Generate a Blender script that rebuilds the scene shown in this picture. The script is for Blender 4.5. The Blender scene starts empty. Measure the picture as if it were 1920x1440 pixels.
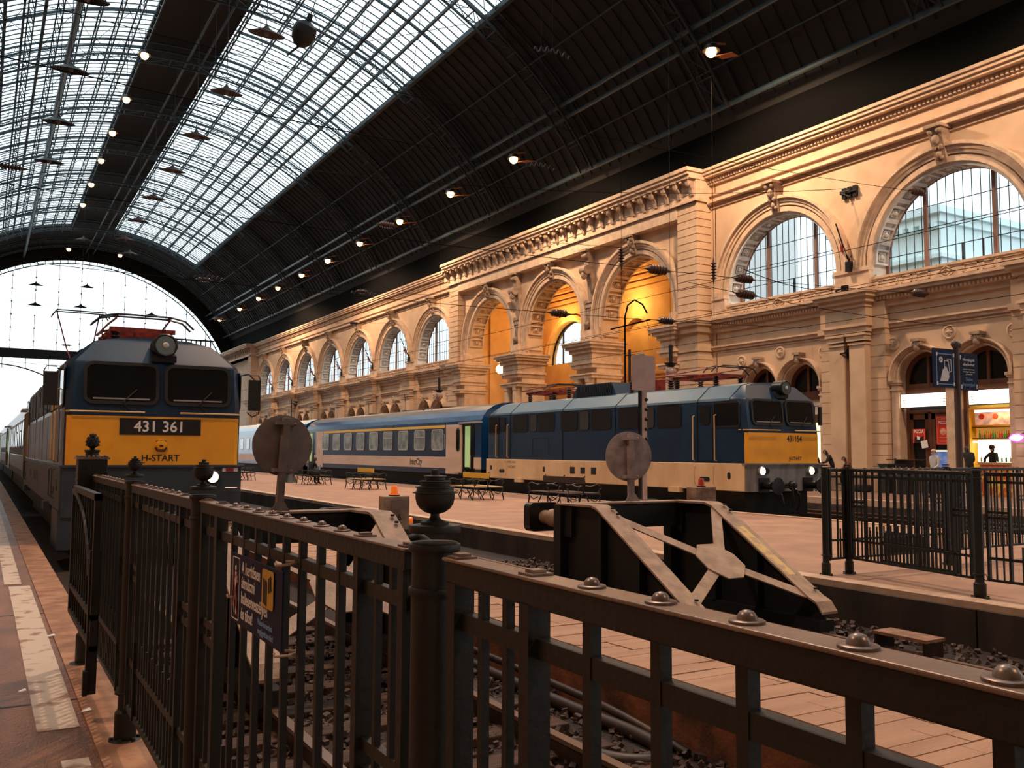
import bpy, math, random
from mathutils import Matrix, Vector
random.seed(7)
S=bpy.context.scene; COL=S.collection
PI=math.pi
# ---------------------------------------------------------------- camera
F_PX=1700.0; EYE=1.6
RGT=Vector((0.86369,-0.50397,0.00592)); DWN=Vector((0.04306,0.06208,-0.99714)); FWD=Vector((0.50216,0.86147,0.07531))
FWD.normalize(); RGT=(RGT-FWD*RGT.dot(FWD)).normalized(); DWN=FWD.cross(RGT)
cd=bpy.data.cameras.new('camera'); cam=bpy.data.objects.new('camera',cd); COL.objects.link(cam)
cd.sensor_width=36; cd.lens=F_PX/1920*36; cd.clip_start=0.05; cd.clip_end=900
m=Matrix.Identity(4)
for i in range(3):
    m[i][0]=RGT[i]; m[i][1]=-DWN[i]; m[i][2]=-FWD[i]
m[0][3]=0; m[1][3]=0; m[2][3]=EYE
cam.matrix_world=m; S.camera=cam
# ---------------------------------------------------------------- world, exposure
w=bpy.data.worlds.new('sky'); S.world=w; w.use_nodes=True
bg=w.node_tree.nodes['Background']; bg.inputs[0].default_value=(0.84,0.95,1.0,1); bg.inputs[1].default_value=1.85
S.view_settings.view_transform='Standard'; S.view_settings.look='None'; S.view_settings.gamma=1.0
S.view_settings.exposure=0.15; S.view_settings.use_curve_mapping=False
# ---------------------------------------------------------------- materials
MT={}
def mat(name,col,rough=0.6,metal=0.0,col2=None,scale=4.0,bump=0.0,bscale=30.0,emit=None,estr=0,spec=0.5,stretch=None,detail=4,cut=(0.35,0.65),coat=0):
    if name in MT: return MT[name]
    M=bpy.data.materials.new(name); M.use_nodes=True; nt=M.node_tree; p=nt.nodes['Principled BSDF']
    p.inputs['Base Color'].default_value=(*col,1); p.inputs['Roughness'].default_value=rough; p.inputs['Metallic'].default_value=metal
    p.inputs['Specular IOR Level'].default_value=spec
    if coat: p.inputs['Coat Weight'].default_value=coat; p.inputs['Coat Roughness'].default_value=0.08
    if col2 or bump:
        tc=nt.nodes.new('ShaderNodeTexCoord'); mp=nt.nodes.new('ShaderNodeMapping'); nt.links.new(tc.outputs['Object'],mp.inputs[0])
        if stretch: mp.inputs['Scale'].default_value=stretch
    if col2:
        n=nt.nodes.new('ShaderNodeTexNoise'); n.inputs['Scale'].default_value=scale; n.inputs['Detail'].default_value=detail
        r=nt.nodes.new('ShaderNodeValToRGB'); r.color_ramp.elements[0].position=cut[0]; r.color_ramp.elements[1].position=cut[1]
        r.color_ramp.elements[0].color=(*col2,1); r.color_ramp.elements[1].color=(*col,1)
        nt.links.new(mp.outputs[0],n.inputs['Vector']); nt.links.new(n.outputs['Fac'],r.inputs[0]); nt.links.new(r.outputs[0],p.inputs['Base Color'])
    if bump:
        n2=nt.nodes.new('ShaderNodeTexNoise'); n2.inputs['Scale'].default_value=bscale; n2.inputs['Detail'].default_value=5
        b=nt.nodes.new('ShaderNodeBump'); b.inputs['Strength'].default_value=bump; b.inputs['Distance'].default_value=0.02
        nt.links.new(mp.outputs[0],n2.inputs['Vector']); nt.links.new(n2.outputs['Fac'],b.inputs['Height']); nt.links.new(b.outputs[0],p.inputs['Normal'])
    if emit: p.inputs['Emission Color'].default_value=(*emit,1); p.inputs['Emission Strength'].default_value=estr
    MT[name]=M; return M
def glassmat(name,tint=(0.9,0.97,1.0),gloss=0.12,rough=0.03):
    M=bpy.data.materials.new(name); M.use_nodes=True; nt=M.node_tree; nt.nodes.clear()
    o=nt.nodes.new('ShaderNodeOutputMaterial'); t=nt.nodes.new('ShaderNodeBsdfTransparent'); t.inputs[0].default_value=(*tint,1)
    g=nt.nodes.new('ShaderNodeBsdfGlossy'); g.inputs['Roughness'].default_value=rough; mx=nt.nodes.new('ShaderNodeMixShader'); mx.inputs[0].default_value=gloss
    nt.links.new(t.outputs[0],mx.inputs[1]); nt.links.new(g.outputs[0],mx.inputs[2]); nt.links.new(mx.outputs[0],o.inputs[0]); MT[name]=M; return M
plaster=mat('plaster',(0.62,0.43,0.29),0.85,col2=(0.52,0.35,0.23),scale=0.9,bump=0.15,bscale=9)
plaster2=mat('plaster_trim',(0.66,0.47,0.33),0.8,col2=(0.5,0.35,0.25),scale=2.5)
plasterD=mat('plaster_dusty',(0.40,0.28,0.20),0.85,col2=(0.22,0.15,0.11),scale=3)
soffitm=mat('soffit_plaster',(0.62,0.60,0.58),0.85,col2=(0.5,0.48,0.46),scale=3)
orangep=mat('ochre_plaster',(0.72,0.44,0.18),0.85,col2=(0.64,0.37,0.14),scale=1)
whitep=mat('white_plaster',(0.7,0.64,0.52),0.8)
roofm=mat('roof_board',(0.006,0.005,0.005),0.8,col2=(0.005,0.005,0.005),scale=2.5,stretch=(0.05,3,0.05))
steel=mat('roof_steel',(0.018,0.045,0.060),0.5,0.1,col2=(0.010,0.026,0.036),scale=3)
steelL=mat('roof_tube_steel',(0.035,0.065,0.08),0.35,0.4,col2=(0.05,0.08,0.10),scale=3)
steelD=mat('dark_steel',(0.006,0.008,0.010),0.5,0.3)
asph=mat('platform_asphalt',(0.40,0.225,0.15),0.72,col2=(0.30,0.165,0.11),scale=1.3,bump=0.25,bscale=60)
asphL=mat('left_platform_asphalt',(0.30,0.125,0.050),0.45,col2=(0.13,0.058,0.028),scale=2.2,bump=0.5,bscale=45,stretch=(1.4,0.6,1),cut=(0.3,0.7))
edgestone=mat('edge_stone',(0.44,0.23,0.13),0.7,col2=(0.22,0.10,0.05),scale=4,bump=0.4,bscale=40)
paint=mat('worn_paint',(0.62,0.50,0.40),0.6,col2=(0.30,0.17,0.11),scale=5,cut=(0.36,0.46),bump=0.2,detail=8)
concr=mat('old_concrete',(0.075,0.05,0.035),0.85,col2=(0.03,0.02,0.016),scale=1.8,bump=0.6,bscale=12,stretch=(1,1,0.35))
rusty=mat('rusty_concrete',(0.25,0.085,0.035),0.85,col2=(0.07,0.03,0.018),scale=3.0,bump=0.7,bscale=18,detail=8)
setts=mat('stone_paving',(0.46,0.27,0.17),0.7,col2=(0.36,0.20,0.125),scale=1.6,bump=0.5,bscale=24,stretch=(0.4,2.5,1))
ballm=mat('ballast_stone',(0.10,0.055,0.04),0.7,col2=(0.035,0.022,0.018),scale=9,bump=0.3)
balld=mat('ballast_ground',(0.04,0.025,0.02),0.9,col2=(0.012,0.01,0.009),scale=30,bump=1.0,bscale=25)
railm=mat('rail_steel',(0.06,0.035,0.025),0.4,0.5,col2=(0.03,0.02,0.015),scale=8)
railtop=mat('rail_head',(0.30,0.20,0.15),0.35,0.8)
woodS=mat('sleeper_wood',(0.11,0.055,0.033),0.8,col2=(0.035,0.02,0.015),scale=3,stretch=(1,12,1),bump=0.5)
fencem=mat('fence_paint',(0.0125,0.0133,0.0120),0.5,0.1,col2=(0.009,0.0095,0.0085),scale=6,bump=0.12,bscale=50)
fencet=mat('fence_top_lit',(0.30,0.20,0.145),0.38,0.1,col2=(0.17,0.11,0.08),scale=5,bump=0.15,bscale=40)  # cap plates coloured paler, as tops catching the warm light
bolt=mat('bolt_rust',(0.12,0.07,0.05),0.35,0.5,col2=(0.25,0.2,0.17),scale=30)
stopm=mat('buffer_stop_face',(0.40,0.27,0.19),0.6,col2=(0.25,0.16,0.11),scale=6,bump=0.3)
stopd=mat('buffer_stop_dark',(0.010,0.011,0.013),0.6,0.2)
yel=mat('signal_yellow',(0.72,0.42,0.04),0.5,col2=(0.45,0.25,0.05),scale=6)
blk=mat('black_rubber',(0.008,0.008,0.009),0.55)
blkg=mat('black_metal',(0.012,0.012,0.014),0.35,0.3)
signback=mat('sign_back',(0.22,0.175,0.16),0.6,0.2,col2=(0.15,0.118,0.108),scale=5,bump=0.1)
signback2=mat('pale_sign_back',(0.42,0.35,0.37),0.6,0.1,col2=(0.24,0.18,0.18),scale=6)
lblue=mat('loco_blue',(0.007,0.032,0.075),0.38,0.0,col2=(0.005,0.024,0.058),scale=1.5,coat=0.12,spec=.35)
lroof=mat('loco_roof_blue',(0.055,0.125,0.185),0.42,0.1,col2=(0.06,0.11,0.15),scale=3)
lyel=mat('loco_yellow',(0.97,0.44,0.02),0.4,0.0,col2=(0.88,0.37,0.015),scale=2,coat=0.3)
lcream=mat('loco_cream',(0.78,0.56,0.33),0.5,col2=(0.62,0.42,0.22),scale=1.5,stretch=(1,1,0.4))
lslate=mat('loco_slate',(0.042,0.062,0.085),0.55,col2=(0.028,0.040,0.055),scale=2)
lapron=mat('loco_grey_apron',(0.30,0.30,0.32),0.6,col2=(0.15,0.14,0.14),scale=3,stretch=(1,1,0.3))
lwin=mat('dark_window',(0.004,0.005,0.006),0.12,spec=0.3)
lwin2=mat('dim_window',(0.010,0.010,0.010),0.5,spec=0.2)
louv=mat('louvre_panel',(0.030,0.030,0.028),0.5)
handr=mat('handrail_yellow',(0.62,0.42,0.20),0.45)
silver=mat('side_panel_grey',(0.11,0.11,0.13),0.42,0.2,col2=(0.07,0.065,0.07),scale=2)
redm=mat('pantograph_red',(0.33,0.035,0.02),0.45,0.2,col2=(0.10,0.02,0.012),scale=6)
ceram=mat('insulator_ceramic',(0.045,0.02,0.012),0.3)
under=mat('underframe_black',(0.008,0.008,0.008),0.7)
white=mat('white_paint',(0.8,0.8,0.78),0.5)
lettw=mat('letter_white',(0.85,0.83,0.82),0.5)
lettb=mat('letter_black',(0.02,0.018,0.015),0.5)
cblue=mat('coach_blue',(0.004,0.05,0.16),0.22,col2=(0.003,0.04,0.13),scale=1.5,coat=0.25)
cband=mat('coach_window_band',(0.003,0.016,0.055),0.4,spec=.3)
ccream=mat('coach_cream',(0.74,0.58,0.46),0.45,col2=(0.62,0.47,0.36),scale=1,stretch=(1,.3,2))
cyel=mat('coach_yellow_stripe',(0.88,0.60,0.10),0.5)
croof=mat('coach_roof_grey',(0.075,0.065,0.065),0.38,col2=(0.06,0.055,0.055),scale=4,bump=0.3,bscale=6,stretch=(1,4,1))
cwin=mat('coach_glass',(0.10,0.14,0.16),0.12,col2=(0.36,0.38,0.36),scale=2.3,spec=0.9,emit=(0.55,0.62,0.5),estr=0.04)
calu=mat('window_frame_alu',(0.62,0.60,0.58),0.4,0.6)
greenl=mat('vestibule_green',(0.35,0.55,0.25),0.5,emit=(0.6,0.9,0.35),estr=0.25)
bulb=mat('bulb_hot',(1,0.8,0.5),0.5,emit=(1.0,0.62,0.28),estr=30)
bulbo=mat('bulb_sodium',(1,0.5,0.15),0.5,emit=(1.0,0.42,0.10),estr=22)
headl=mat('headlamp_lit',(1,0.85,0.6),0.3,emit=(1.0,0.70,0.42),estr=9)
lens=mat('headlamp_glass',(0.16,0.24,0.28),0.1,0.5)
litpanel=mat('lit_sign',(1,1,1),0.5,emit=(1.0,0.94,0.84),estr=1.9)
litdoor=mat('lit_door_glass',(1,0.95,0.8),0.5,emit=(1.0,0.82,0.42),estr=1.5)
wood=mat('door_wood',(0.15,0.052,0.022),0.5,col2=(0.09,0.03,0.014),scale=4,stretch=(1,1,0.2))
woodd=mat('dark_wood',(0.045,0.02,0.012),0.5)
redp=mat('poster_red',(0.62,0.035,0.012),0.5)
navy=mat('sign_navy',(0.004,0.008,0.045),0.6,spec=.25)
lightb=mat('sign_light_blue',(0.25,0.45,0.8),0.5)
orange=mat('beacon_orange',(0.9,0.16,0.02),0.25,emit=(1,0.2,0.02),estr=0.35)
redb=mat('beacon_red',(0.5,0.05,0.02),0.3)
boxm=mat('control_box',(0.45,0.32,0.24),0.6,col2=(0.22,0.13,0.09),scale=6)
green=mat('bench_iron',(0.018,0.022,0.016),0.5,0.3)
slatp=mat('bench_slat_pale',(0.58,0.42,0.22),0.5,col2=(0.42,0.28,0.13),scale=4)
slaty=mat('bench_slat_yellow',(0.82,0.50,0.03),0.45)
slatd=mat('bench_slat_dark',(0.05,0.028,0.018),0.55)
slatb=mat('bench_slat_blue',(0.30,0.42,0.55),0.5)
skin=mat('skin',(0.42,0.22,0.14),0.6)
hairm=mat('hair_dark',(0.012,0.009,0.007),0.6)
clothk=mat('cloth_black',(0.010,0.010,0.012),0.9)
clothg=mat('cloth_slate',(0.03,0.035,0.045),0.9)
clothw=mat('cloth_pale',(0.42,0.42,0.42),0.9)
clothb=mat('cloth_brown',(0.12,0.04,0.02),0.9)
skyl=glassmat('skylight_glass',(0.96,0.99,1.0),0.04,0.2)
wing=glassmat('window_glass',(0.9,0.96,0.97),0.08,0.05)
for k,c in (('bottle_amber',(0.45,0.16,0.02)),('bottle_green',(0.03,0.15,0.04)),('bottle_clear',(0.55,0.5,0.4)),('bottle_red',(0.35,0.02,0.02))): mat(k,c,0.15)
# ---------------------------------------------------------------- mesh helpers
class MB:
    def __init__(s,M=None): s.v=[]; s.f=[]; s.M=M or Matrix.Identity(4)
    def add(s,vs,fs):
        b=len(s.v); M=s.M
        s.v+=[tuple(M@Vector(p)) for p in vs]; s.f+=[tuple(b+i for i in q) for q in fs]; return s
    def box(s,x0,x1,y0,y1,z0,z1):
        return s.add([(x0,y0,z0),(x1,y0,z0),(x1,y1,z0),(x0,y1,z0),(x0,y0,z1),(x1,y0,z1),(x1,y1,z1),(x0,y1,z1)],
              [(0,3,2,1),(4,5,6,7),(0,1,5,4),(1,2,6,5),(2,3,7,6),(3,0,4,7)])
    def bar(s,a,b,w,h=None,up=(0,0,1)):
        h=h or w; a=Vector(a); b=Vector(b); d=(b-a).normalized(); u=Vector(up)
        if abs(d.dot(u))>.98: u=Vector((1,0,0))
        x=d.cross(u).normalized(); u=x.cross(d)
        vs=[]
        for p in (a,b):
            for i,j in ((-1,-1),(1,-1),(1,1),(-1,1)): vs.append(tuple(p+x*(i*w/2)+u*(j*h/2)))
        return s.add(vs,[(0,3,2,1),(4,5,6,7),(0,1,5,4),(1,2,6,5),(2,3,7,6),(3,0,4,7)])
    def prism(s,pts,vec):
        n=len(pts); v=Vector(vec); vs=[tuple(p) for p in pts]+[tuple(Vector(p)+v) for p in pts]
        return s.add(vs,[tuple(range(n))[::-1],tuple(range(n,2*n))]+[(i,(i+1)%n,n+(i+1)%n,n+i) for i in range(n)])
    def tube(s,pts,r,n=6,closed=False):
        P=[Vector(p) for p in pts]; m=len(P); R=r if isinstance(r,(list,tuple)) else [r]*m; vs=[]; pu=None
        for i,p in enumerate(P):
            if closed: d=P[(i+1)%m]-P[i-1]
            else: d=P[min(i+1,m-1)]-P[max(i-1,0)]
            d.normalize()
            if pu is None:
                u=Vector((0,0,1)) if abs(d.z)<.9 else Vector((1,0,0))
            else: u=pu
            x=d.cross(u)
            if x.length<1e-5: x=d.cross(Vector((0,1,0)))
            x.normalize(); u=x.cross(d); pu=u
            for k in range(n):
                a=2*PI*k/n; vs.append(tuple(p+(x*math.cos(a)+u*math.sin(a))*R[i]))
        fs=[]
        for i in range(m if closed else m-1):
            j=(i+1)%m
            for k in range(n): fs.append((i*n+k,i*n+(k+1)%n,j*n+(k+1)%n,j*n+k))
        if not closed: fs+= [tuple(range(n))[::-1],tuple((m-1)*n+k for k in range(n))]
        return s.add(vs,fs)
    def lathe(s,prof,c=(0,0,0),n=20,axis='z'):
        vs=[];m=len(prof)
        for r,z in prof:
            for k in range(n):
                a=2*PI*k/n; x,y=r*math.cos(a),r*math.sin(a)
                q=(x,y,z) if axis=='z' else ((z,x,y) if axis=='x' else (y,z,x))
                vs.append((c[0]+q[0],c[1]+q[1],c[2]+q[2]))
        fs=[(i*n+k,i*n+(k+1)%n,(i+1)*n+(k+1)%n,(i+1)*n+k) for i in range(m-1) for k in range(n)]
        if prof[0][0]>1e-4: fs.append(tuple(range(n))[::-1])
        if prof[-1][0]>1e-4: fs.append(tuple((m-1)*n+k for k in range(n)))
        return s.add(vs,fs)
    def sphere(s,c,r,n=12,sz=1.0):
        return s.lathe([(max(r*math.sin(PI*i/8),1e-5),-r*sz*math.cos(PI*i/8)) for i in range(9)],c,n)
    def quad(s,a,b,c,d): return s.add([a,b,c,d],[(0,1,2,3)])
    def mesh(s,name,smooth=False):
        me=bpy.data.meshes.new(name); me.from_pydata(s.v,[],s.f); me.validate(); me.update()
        if smooth: me.shade_smooth(); me.set_sharp_from_angle(angle=math.radians(38))
        return me
    def build(s,name,mt,parent=None,smooth=False,loc=None,bevel=0):
        me=s.mesh(name,smooth); me.materials.append(mt); o=bpy.data.objects.new(name,me); COL.objects.link(o)
        if parent: o.parent=parent
        if loc: o.location=loc
        if bevel:
            b=o.modifiers.new('b','BEVEL'); b.width=bevel; b.segments=2; b.limit_method='ANGLE'
        return o
def tag(o,label=None,cat=None,group=None,kind=None):
    if label: o['label']=label
    if cat: o['category']=cat
    if group: o['group']=group
    if kind: o['kind']=kind
    return o
def thing(name,label,cat,loc=(0,0,0),rz=0,group=None):
    o=bpy.data.objects.new(name,None); COL.objects.link(o); o.location=loc; o.rotation_euler=(0,0,rz); o.empty_display_size=.1
    return tag(o,label,cat,group)
CH={}
def kids(o): return [c for c in bpy.data.objects if c.parent==o]
def dup(o,loc,rz=0,label=None,group=None):
    def cp(a,par):
        c=a.copy(); COL.objects.link(c); c.parent=par
        for k in kids(a): cp(k,c)
        return c
    r=cp(o,o.parent); r.location=loc; r.rotation_euler=(0,0,rz)
    if label: r['label']=label
    if group: r['group']=group
    return r
def rrect(w,h,r,n=4):
    P=[]
    for cx,cy,a0 in ((w/2-r,h/2-r,0),(-w/2+r,h/2-r,90),(-w/2+r,-h/2+r,180),(w/2-r,-h/2+r,270)):
        for i in range(n+1):
            a=math.radians(a0+90*i/n); P.append((cx+r*math.cos(a),cy+r*math.sin(a)))
    return P
def plane_M(o,x,y):
    x=Vector(x).normalized(); y=Vector(y); y=(y-x*y.dot(x)).normalized(); z=x.cross(y)
    M=Matrix.Identity(4)
    for i in range(3): M[i][0]=x[i];M[i][1]=y[i];M[i][2]=z[i];M[i][3]=o[i]
    return M
def panel(name,o,x,y,w,h,r,t,mt,parent,off=0):
    mb=MB(plane_M(o,x,y)); mb.prism([(a,b,off) for a,b in rrect(w,h,max(r,.001),4 if r>.002 else 1)],(0,0,t)); return mb.build(name,mt,parent)
def frame(name,o,x,y,w,h,r,b,t,mt,parent,off=0):
    mb=MB(plane_M(o,x,y)); A=rrect(w,h,r); B=rrect(w-2*b,h-2*b,max(r-b,.005)); n=len(A)
    vs=[(p[0],p[1],off+z) for z in (0,t) for P in (A,B) for p in P]
    fs=[]
    for i in range(n):
        j=(i+1)%n
        fs+=[(2*n+i,2*n+j,3*n+j,3*n+i),(i,j,2*n+j,2*n+i),(n+i,3*n+i,3*n+j,n+j),(i,n+i,n+j,j)]
    mb.add(vs,fs); return mb.build(name,mt,parent)
def text(body,o,x,y,size,mt,parent,name='lettering',xs=1.0,t=0.004,align='CENTER',bold=0.0,shear=0):
    cu=bpy.data.curves.new('t','FONT'); cu.body=body; cu.size=size; cu.align_x=align; cu.align_y='CENTER'; cu.extrude=t/2; cu.offset=bold; cu.shear=shear; cu.resolution_u=3
    to=bpy.data.objects.new('t',cu); COL.objects.link(to)
    me=bpy.data.meshes.new_from_object(to); bpy.data.objects.remove(to)
    M=plane_M(o,x,y)@Matrix.Diagonal((xs,1,1,1)); me.transform(M); me.materials.clear(); me.materials.append(mt)
    ob=bpy.data.objects.new(name,me); COL.objects.link(ob)
    if parent: ob.parent=parent
    return ob
def light(name,kind,loc,col,power,size=0.3,parent=None,**k):
    l=bpy.data.lights.new(name,kind); l.color=col; l.energy=power
    if kind=='AREA': l.size=size
    else: l.shadow_soft_size=size
    for a,b in k.items(): setattr(l,a,b)
    o=bpy.data.objects.new(name,l); COL.objects.link(o); o.location=loc
    if parent: o.parent=parent
    return o
XC,ZC,RD=12.0,6.7,25.7
def arc(a,r): a=math.radians(a); return (XC+r*math.sin(a),ZC+r*math.cos(a))
RY=-0.3   # rail top level
Y_END=150.0
# ================================================================ SETTING: ground
def struct(mb,name,mt,parent=None,smooth=False):
    o=mb.build(name,mt,parent,smooth)
    if not parent: o['kind']='structure'
    return o
g=MB(); g.box(-10.5,0.87,-6,260,-1.0,0); fl=struct(g,'floor',asphL)
g=MB(); g.box(0.60,0.89,-6,200,-.25,0.012); struct(g,'edge_slab',edgestone,fl)
g=MB(); 
g.box(0.34,0.56,5.9,12.2,0,0.006); g.box(0.30,0.48,12.4,60,0,0.006); g.box(0.42,0.55,3.6,5.3,0,0.006); struct(g,'painted_line',paint,fl)
g=MB(); g.box(9.35,18.0,-6,200,-1.0,0); fm=struct(g,'floor',asph)
g=MB(); g.box(9.33,9.62,-6,200,-.05,0.02); g.box(17.75,18.02,-6,200,-.05,0.02); struct(g,'edge_slab',mat('pale_edge_stone',(0.60,0.42,0.30),0.6,col2=(0.46,0.30,0.2),scale=3),fm)
g=MB(); g.box(9.35,9.36,-6,200,-1.0,-.2); 
g=MB(); g.box(26.8,34.2,-6,160,-1.0,0); ff=struct(g,'floor',mat('far_platform',(0.20,0.115,0.08),0.6,col2=(0.14,0.08,0.055),scale=1)); g=MB(); g.box(26.78,27.1,-6,160,-.2,0.02); struct(g,'edge_slab',MT['pale_edge_stone'],ff)
# retaining faces of the platforms
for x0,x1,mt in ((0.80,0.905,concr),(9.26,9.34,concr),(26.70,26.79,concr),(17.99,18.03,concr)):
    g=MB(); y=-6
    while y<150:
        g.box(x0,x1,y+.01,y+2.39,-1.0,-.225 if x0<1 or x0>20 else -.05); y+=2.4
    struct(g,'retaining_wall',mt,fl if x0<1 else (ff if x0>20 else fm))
# paved strip between the two near tracks
g=MB(); g.box(4.36,5.3,-6,30,-1.0,-.03); fs=struct(g,'floor',rusty)
g=MB(); y=-6
random.seed(3)
while y<22:
    d=random.choice((.16,.2,.24)); x=4.34
    while x<5.28:
        e=min(5.32,x+random.uniform(.3,.75)); g.box(x+.004,e-.004,y+.004,y+d-.004,-.04,random.uniform(-.004,.004)); x=e
    y+=d
struct(g,'paving_setts',setts,fs)
g=MB(); g.box(0.9,9.3,-6,200,-1.2,-.47); g.box(18,26.8,-6,200,-1.2,-.56); bal=struct(g,'ground',balld)
g=MB(); g.box(-120,0.9,200,420,-1.2,-.56); g.box(0.9,160,200,420,-1.2,-.56); g.box(36,160,-30,200,-1.2,-.1); struct(g,'ground',balld)
# ballast stones (stuff)
g=MB(); random.seed(11)
def stone(x,y,z,s):
    q=[Vector((random.uniform(.5,1)*i,random.uniform(.5,1)*j,random.uniform(.4,.8)*k))*s for i in (-1,1) for j in (-1,1) for k in (-1,1)]
    R=Matrix.Rotation(random.random()*6,3,'Z')@Matrix.Rotation(random.random()*1.2,3,'X')
    g.add([tuple(R@p+Vector((x,y,z))) for p in q],[(0,1,3,2),(4,6,7,5),(0,4,5,1),(2,3,7,6),(0,2,6,4),(1,5,7,3)])
for _ in range(4200):
    x=random.uniform(.95,4.3); y=random.uniform(.8,10)
    stone(x,y,-.465+random.uniform(0,.04),random.uniform(.018,.036))
for _ in range(4200):
    x=random.uniform(5.35,9.2); y=random.uniform(1.5,15)
    stone(x,y,-.465+random.uniform(0,.04),random.uniform(.018,.038))
o=g.build('ballast',ballm); tag(o,'dark crushed stone ballast lying between the rails','ballast',kind='stuff')
# rails and sleepers
TR={'first':2.70,'second':7.10,'third':19.8,'fourth':24.2}
sl=None
lab={'first':'under the locomotive facing the fence','second':'of the empty track behind the fence','third':'under the locomotive with the cream skirt','fourth':'beside the far platform edge'}
for k,xc in TR.items():
    for s,side in ((-.7525,'left'),(.7525,'right')):
        t=thing('rail','%s rail %s'%(side,lab[k]),'rail',(xc+s,1.0,RY))
        y1=148 if k in('first','third') else 140
        g=MB(); g.box(-.036,.036,0,y1,-.16,-.03); g.box(-.07,.07,0,y1,-.18,-.155); g.build('rail_web',railm,t)
        g=MB(); g.box(-.036,.036,0,y1,-.035,0); g.build('rail_head',railtop,t)
for k in ('first','second'):
    xc=TR[k]
    for i in range(15):
        y=1.6+.62*i
        o=MB().box(-1.2,1.2,-.12,.12,-.09,.09).build('sleeper',woodS,None,loc=(xc,y+random.uniform(-.03,.03),-.51),bevel=.01)
        tag(o,'weathered wooden sleeper lying in the ballast %s'%('of the track nearest the fence' if k=='first' else 'of the empty second track'),'sleeper',group='wooden sleepers of the %s track'%k)
# square timber and stone pieces, hose loop, drain step by the second rail
t=MB().box(-.28,.28,-.09,.09,0,.14).build('timber_block',mat('pale_timber',(.38,.22,.13),.7,col2=(.22,.12,.07),scale=5),None,loc=(3.95,4.25,-.5),bevel=.012); tag(t,'pale squared timber block lying beside the black hose loop','timber')
t=thing('rail_cover','low rusty metal step cover standing over the rail at the platform wall','step',(7.86,5.82,RY))
MB().box(-.13,.16,-.30,.30,.13,.16).build('top_plate',mat('rust_plate',(0.30,0.15,0.09),0.6,col2=(0.15,0.07,0.04),scale=8),t)
for yy in (-.27,.27): MB().box(-.12,.15,yy-.012,yy+.012,-.2,.13).build('leg',railm,t)
def hose(name,pts,r,label,mt=blk,n=10):
    # catmull smoothing
    P=[Vector(p) for p in pts]; Q=[]
    for i in range(len(P)-1):
        a,b,c,d=P[max(i-1,0)],P[i],P[i+1],P[min(i+2,len(P)-1)]
        for k in range(6):
            u=k/6; Q.append(.5*((2*b)+(c-a)*u+(2*a-5*b+4*c-d)*u*u+(3*b-a-3*c+d)*u**3))
    Q.append(P[-1]); o=MB().tube(Q,r,n).build(name,mt,smooth=True); return tag(o,label,'hose')
hosem=mat('hose_rubber',(0.045,0.024,0.017),0.5,col2=(0.02,0.012,0.01),scale=20)
hose('hose',[(4.15,12,-.43),(4.14,8.4,-.42),(4.12,6.2,-.41),(4.17,5.4,-.42),(4.12,4.98,-.43),(3.90,4.86,-.43),(3.68,5.1,-.43),(3.62,5.8,-.43),(3.70,6.9,-.44),(3.85,8.5,-.45)],.05,'thick black hose looping on the ballast beside the rusty wall',hosem)
hose('hose',[(4.22,11,-.30),(4.2,7.5,-.31),(4.2,5.9,-.33),(4.24,5.2,-.40),(4.27,4.9,-.45)],.032,'thinner black hose running along the rusty wall above the loop',hosem)
hose('hose',[(2.6,3.1,-.48),(2.75,3.4,-.36),(3.0,3.55,-.33),(3.15,3.4,-.40),(3.05,3.0,-.48)],.03,'short pale brown hose arching over the ballast behind the lower fence bars',mat('pale_hose',(0.26,0.14,0.09),0.5))
t=thing('junction_can','small rusty round can lying on the ballast behind the fence','can',(2.3,2.75,-.5)); MB().lathe([(.001,0),(.07,0),(.075,.14),(.06,.16),(.001,.16)],n=16).build('can_body',MT['rust_plate'],t,True)
# ================================================================ SETTING: roof
roof=MB()
segs=[(-62,-32.5),(-6.1,6.1),(32.5,62)]
def deck(mb,a0,a1,y0,y1,n):
    for i in range(n):
        b0=a0+(a1-a0)*i/n; b1=a0+(a1-a0)*(i+1)/n; x0,z0=arc(b0,RD); x1,z1=arc(b1,RD); X0,Z0=arc(b0,RD+.25); X1,Z1=arc(b1,RD+.25)
        mb.add([(x0,y0,z0),(x1,y0,z1),(x1,y1,z1),(x0,y1,z0),(X0,y0,Z0),(X1,y0,Z1),(X1,y1,Z1),(X0,y1,Z0)],[(0,1,2,3),(4,7,6,5),(0,4,5,1),(1,5,6,2),(2,6,7,3),(3,7,4,0)])
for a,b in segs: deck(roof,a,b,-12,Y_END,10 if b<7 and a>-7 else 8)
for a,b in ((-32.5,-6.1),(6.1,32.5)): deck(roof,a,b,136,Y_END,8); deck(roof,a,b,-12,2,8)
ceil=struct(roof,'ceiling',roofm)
# planks (ribs under the boards)
g=MB()
for a,b in ((33,59),):
    y=14
    while y<149:
        pts=[arc(a+(b-a)*i/6,RD-.02) for i in range(7)]
        for p,q in zip(pts,pts[1:]): g.bar((p[0],y,p[1]),(q[0],y,q[1]),.06,.1)
        y+=1.0
struct(g,'board_batten',roofm,ceil)
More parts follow.
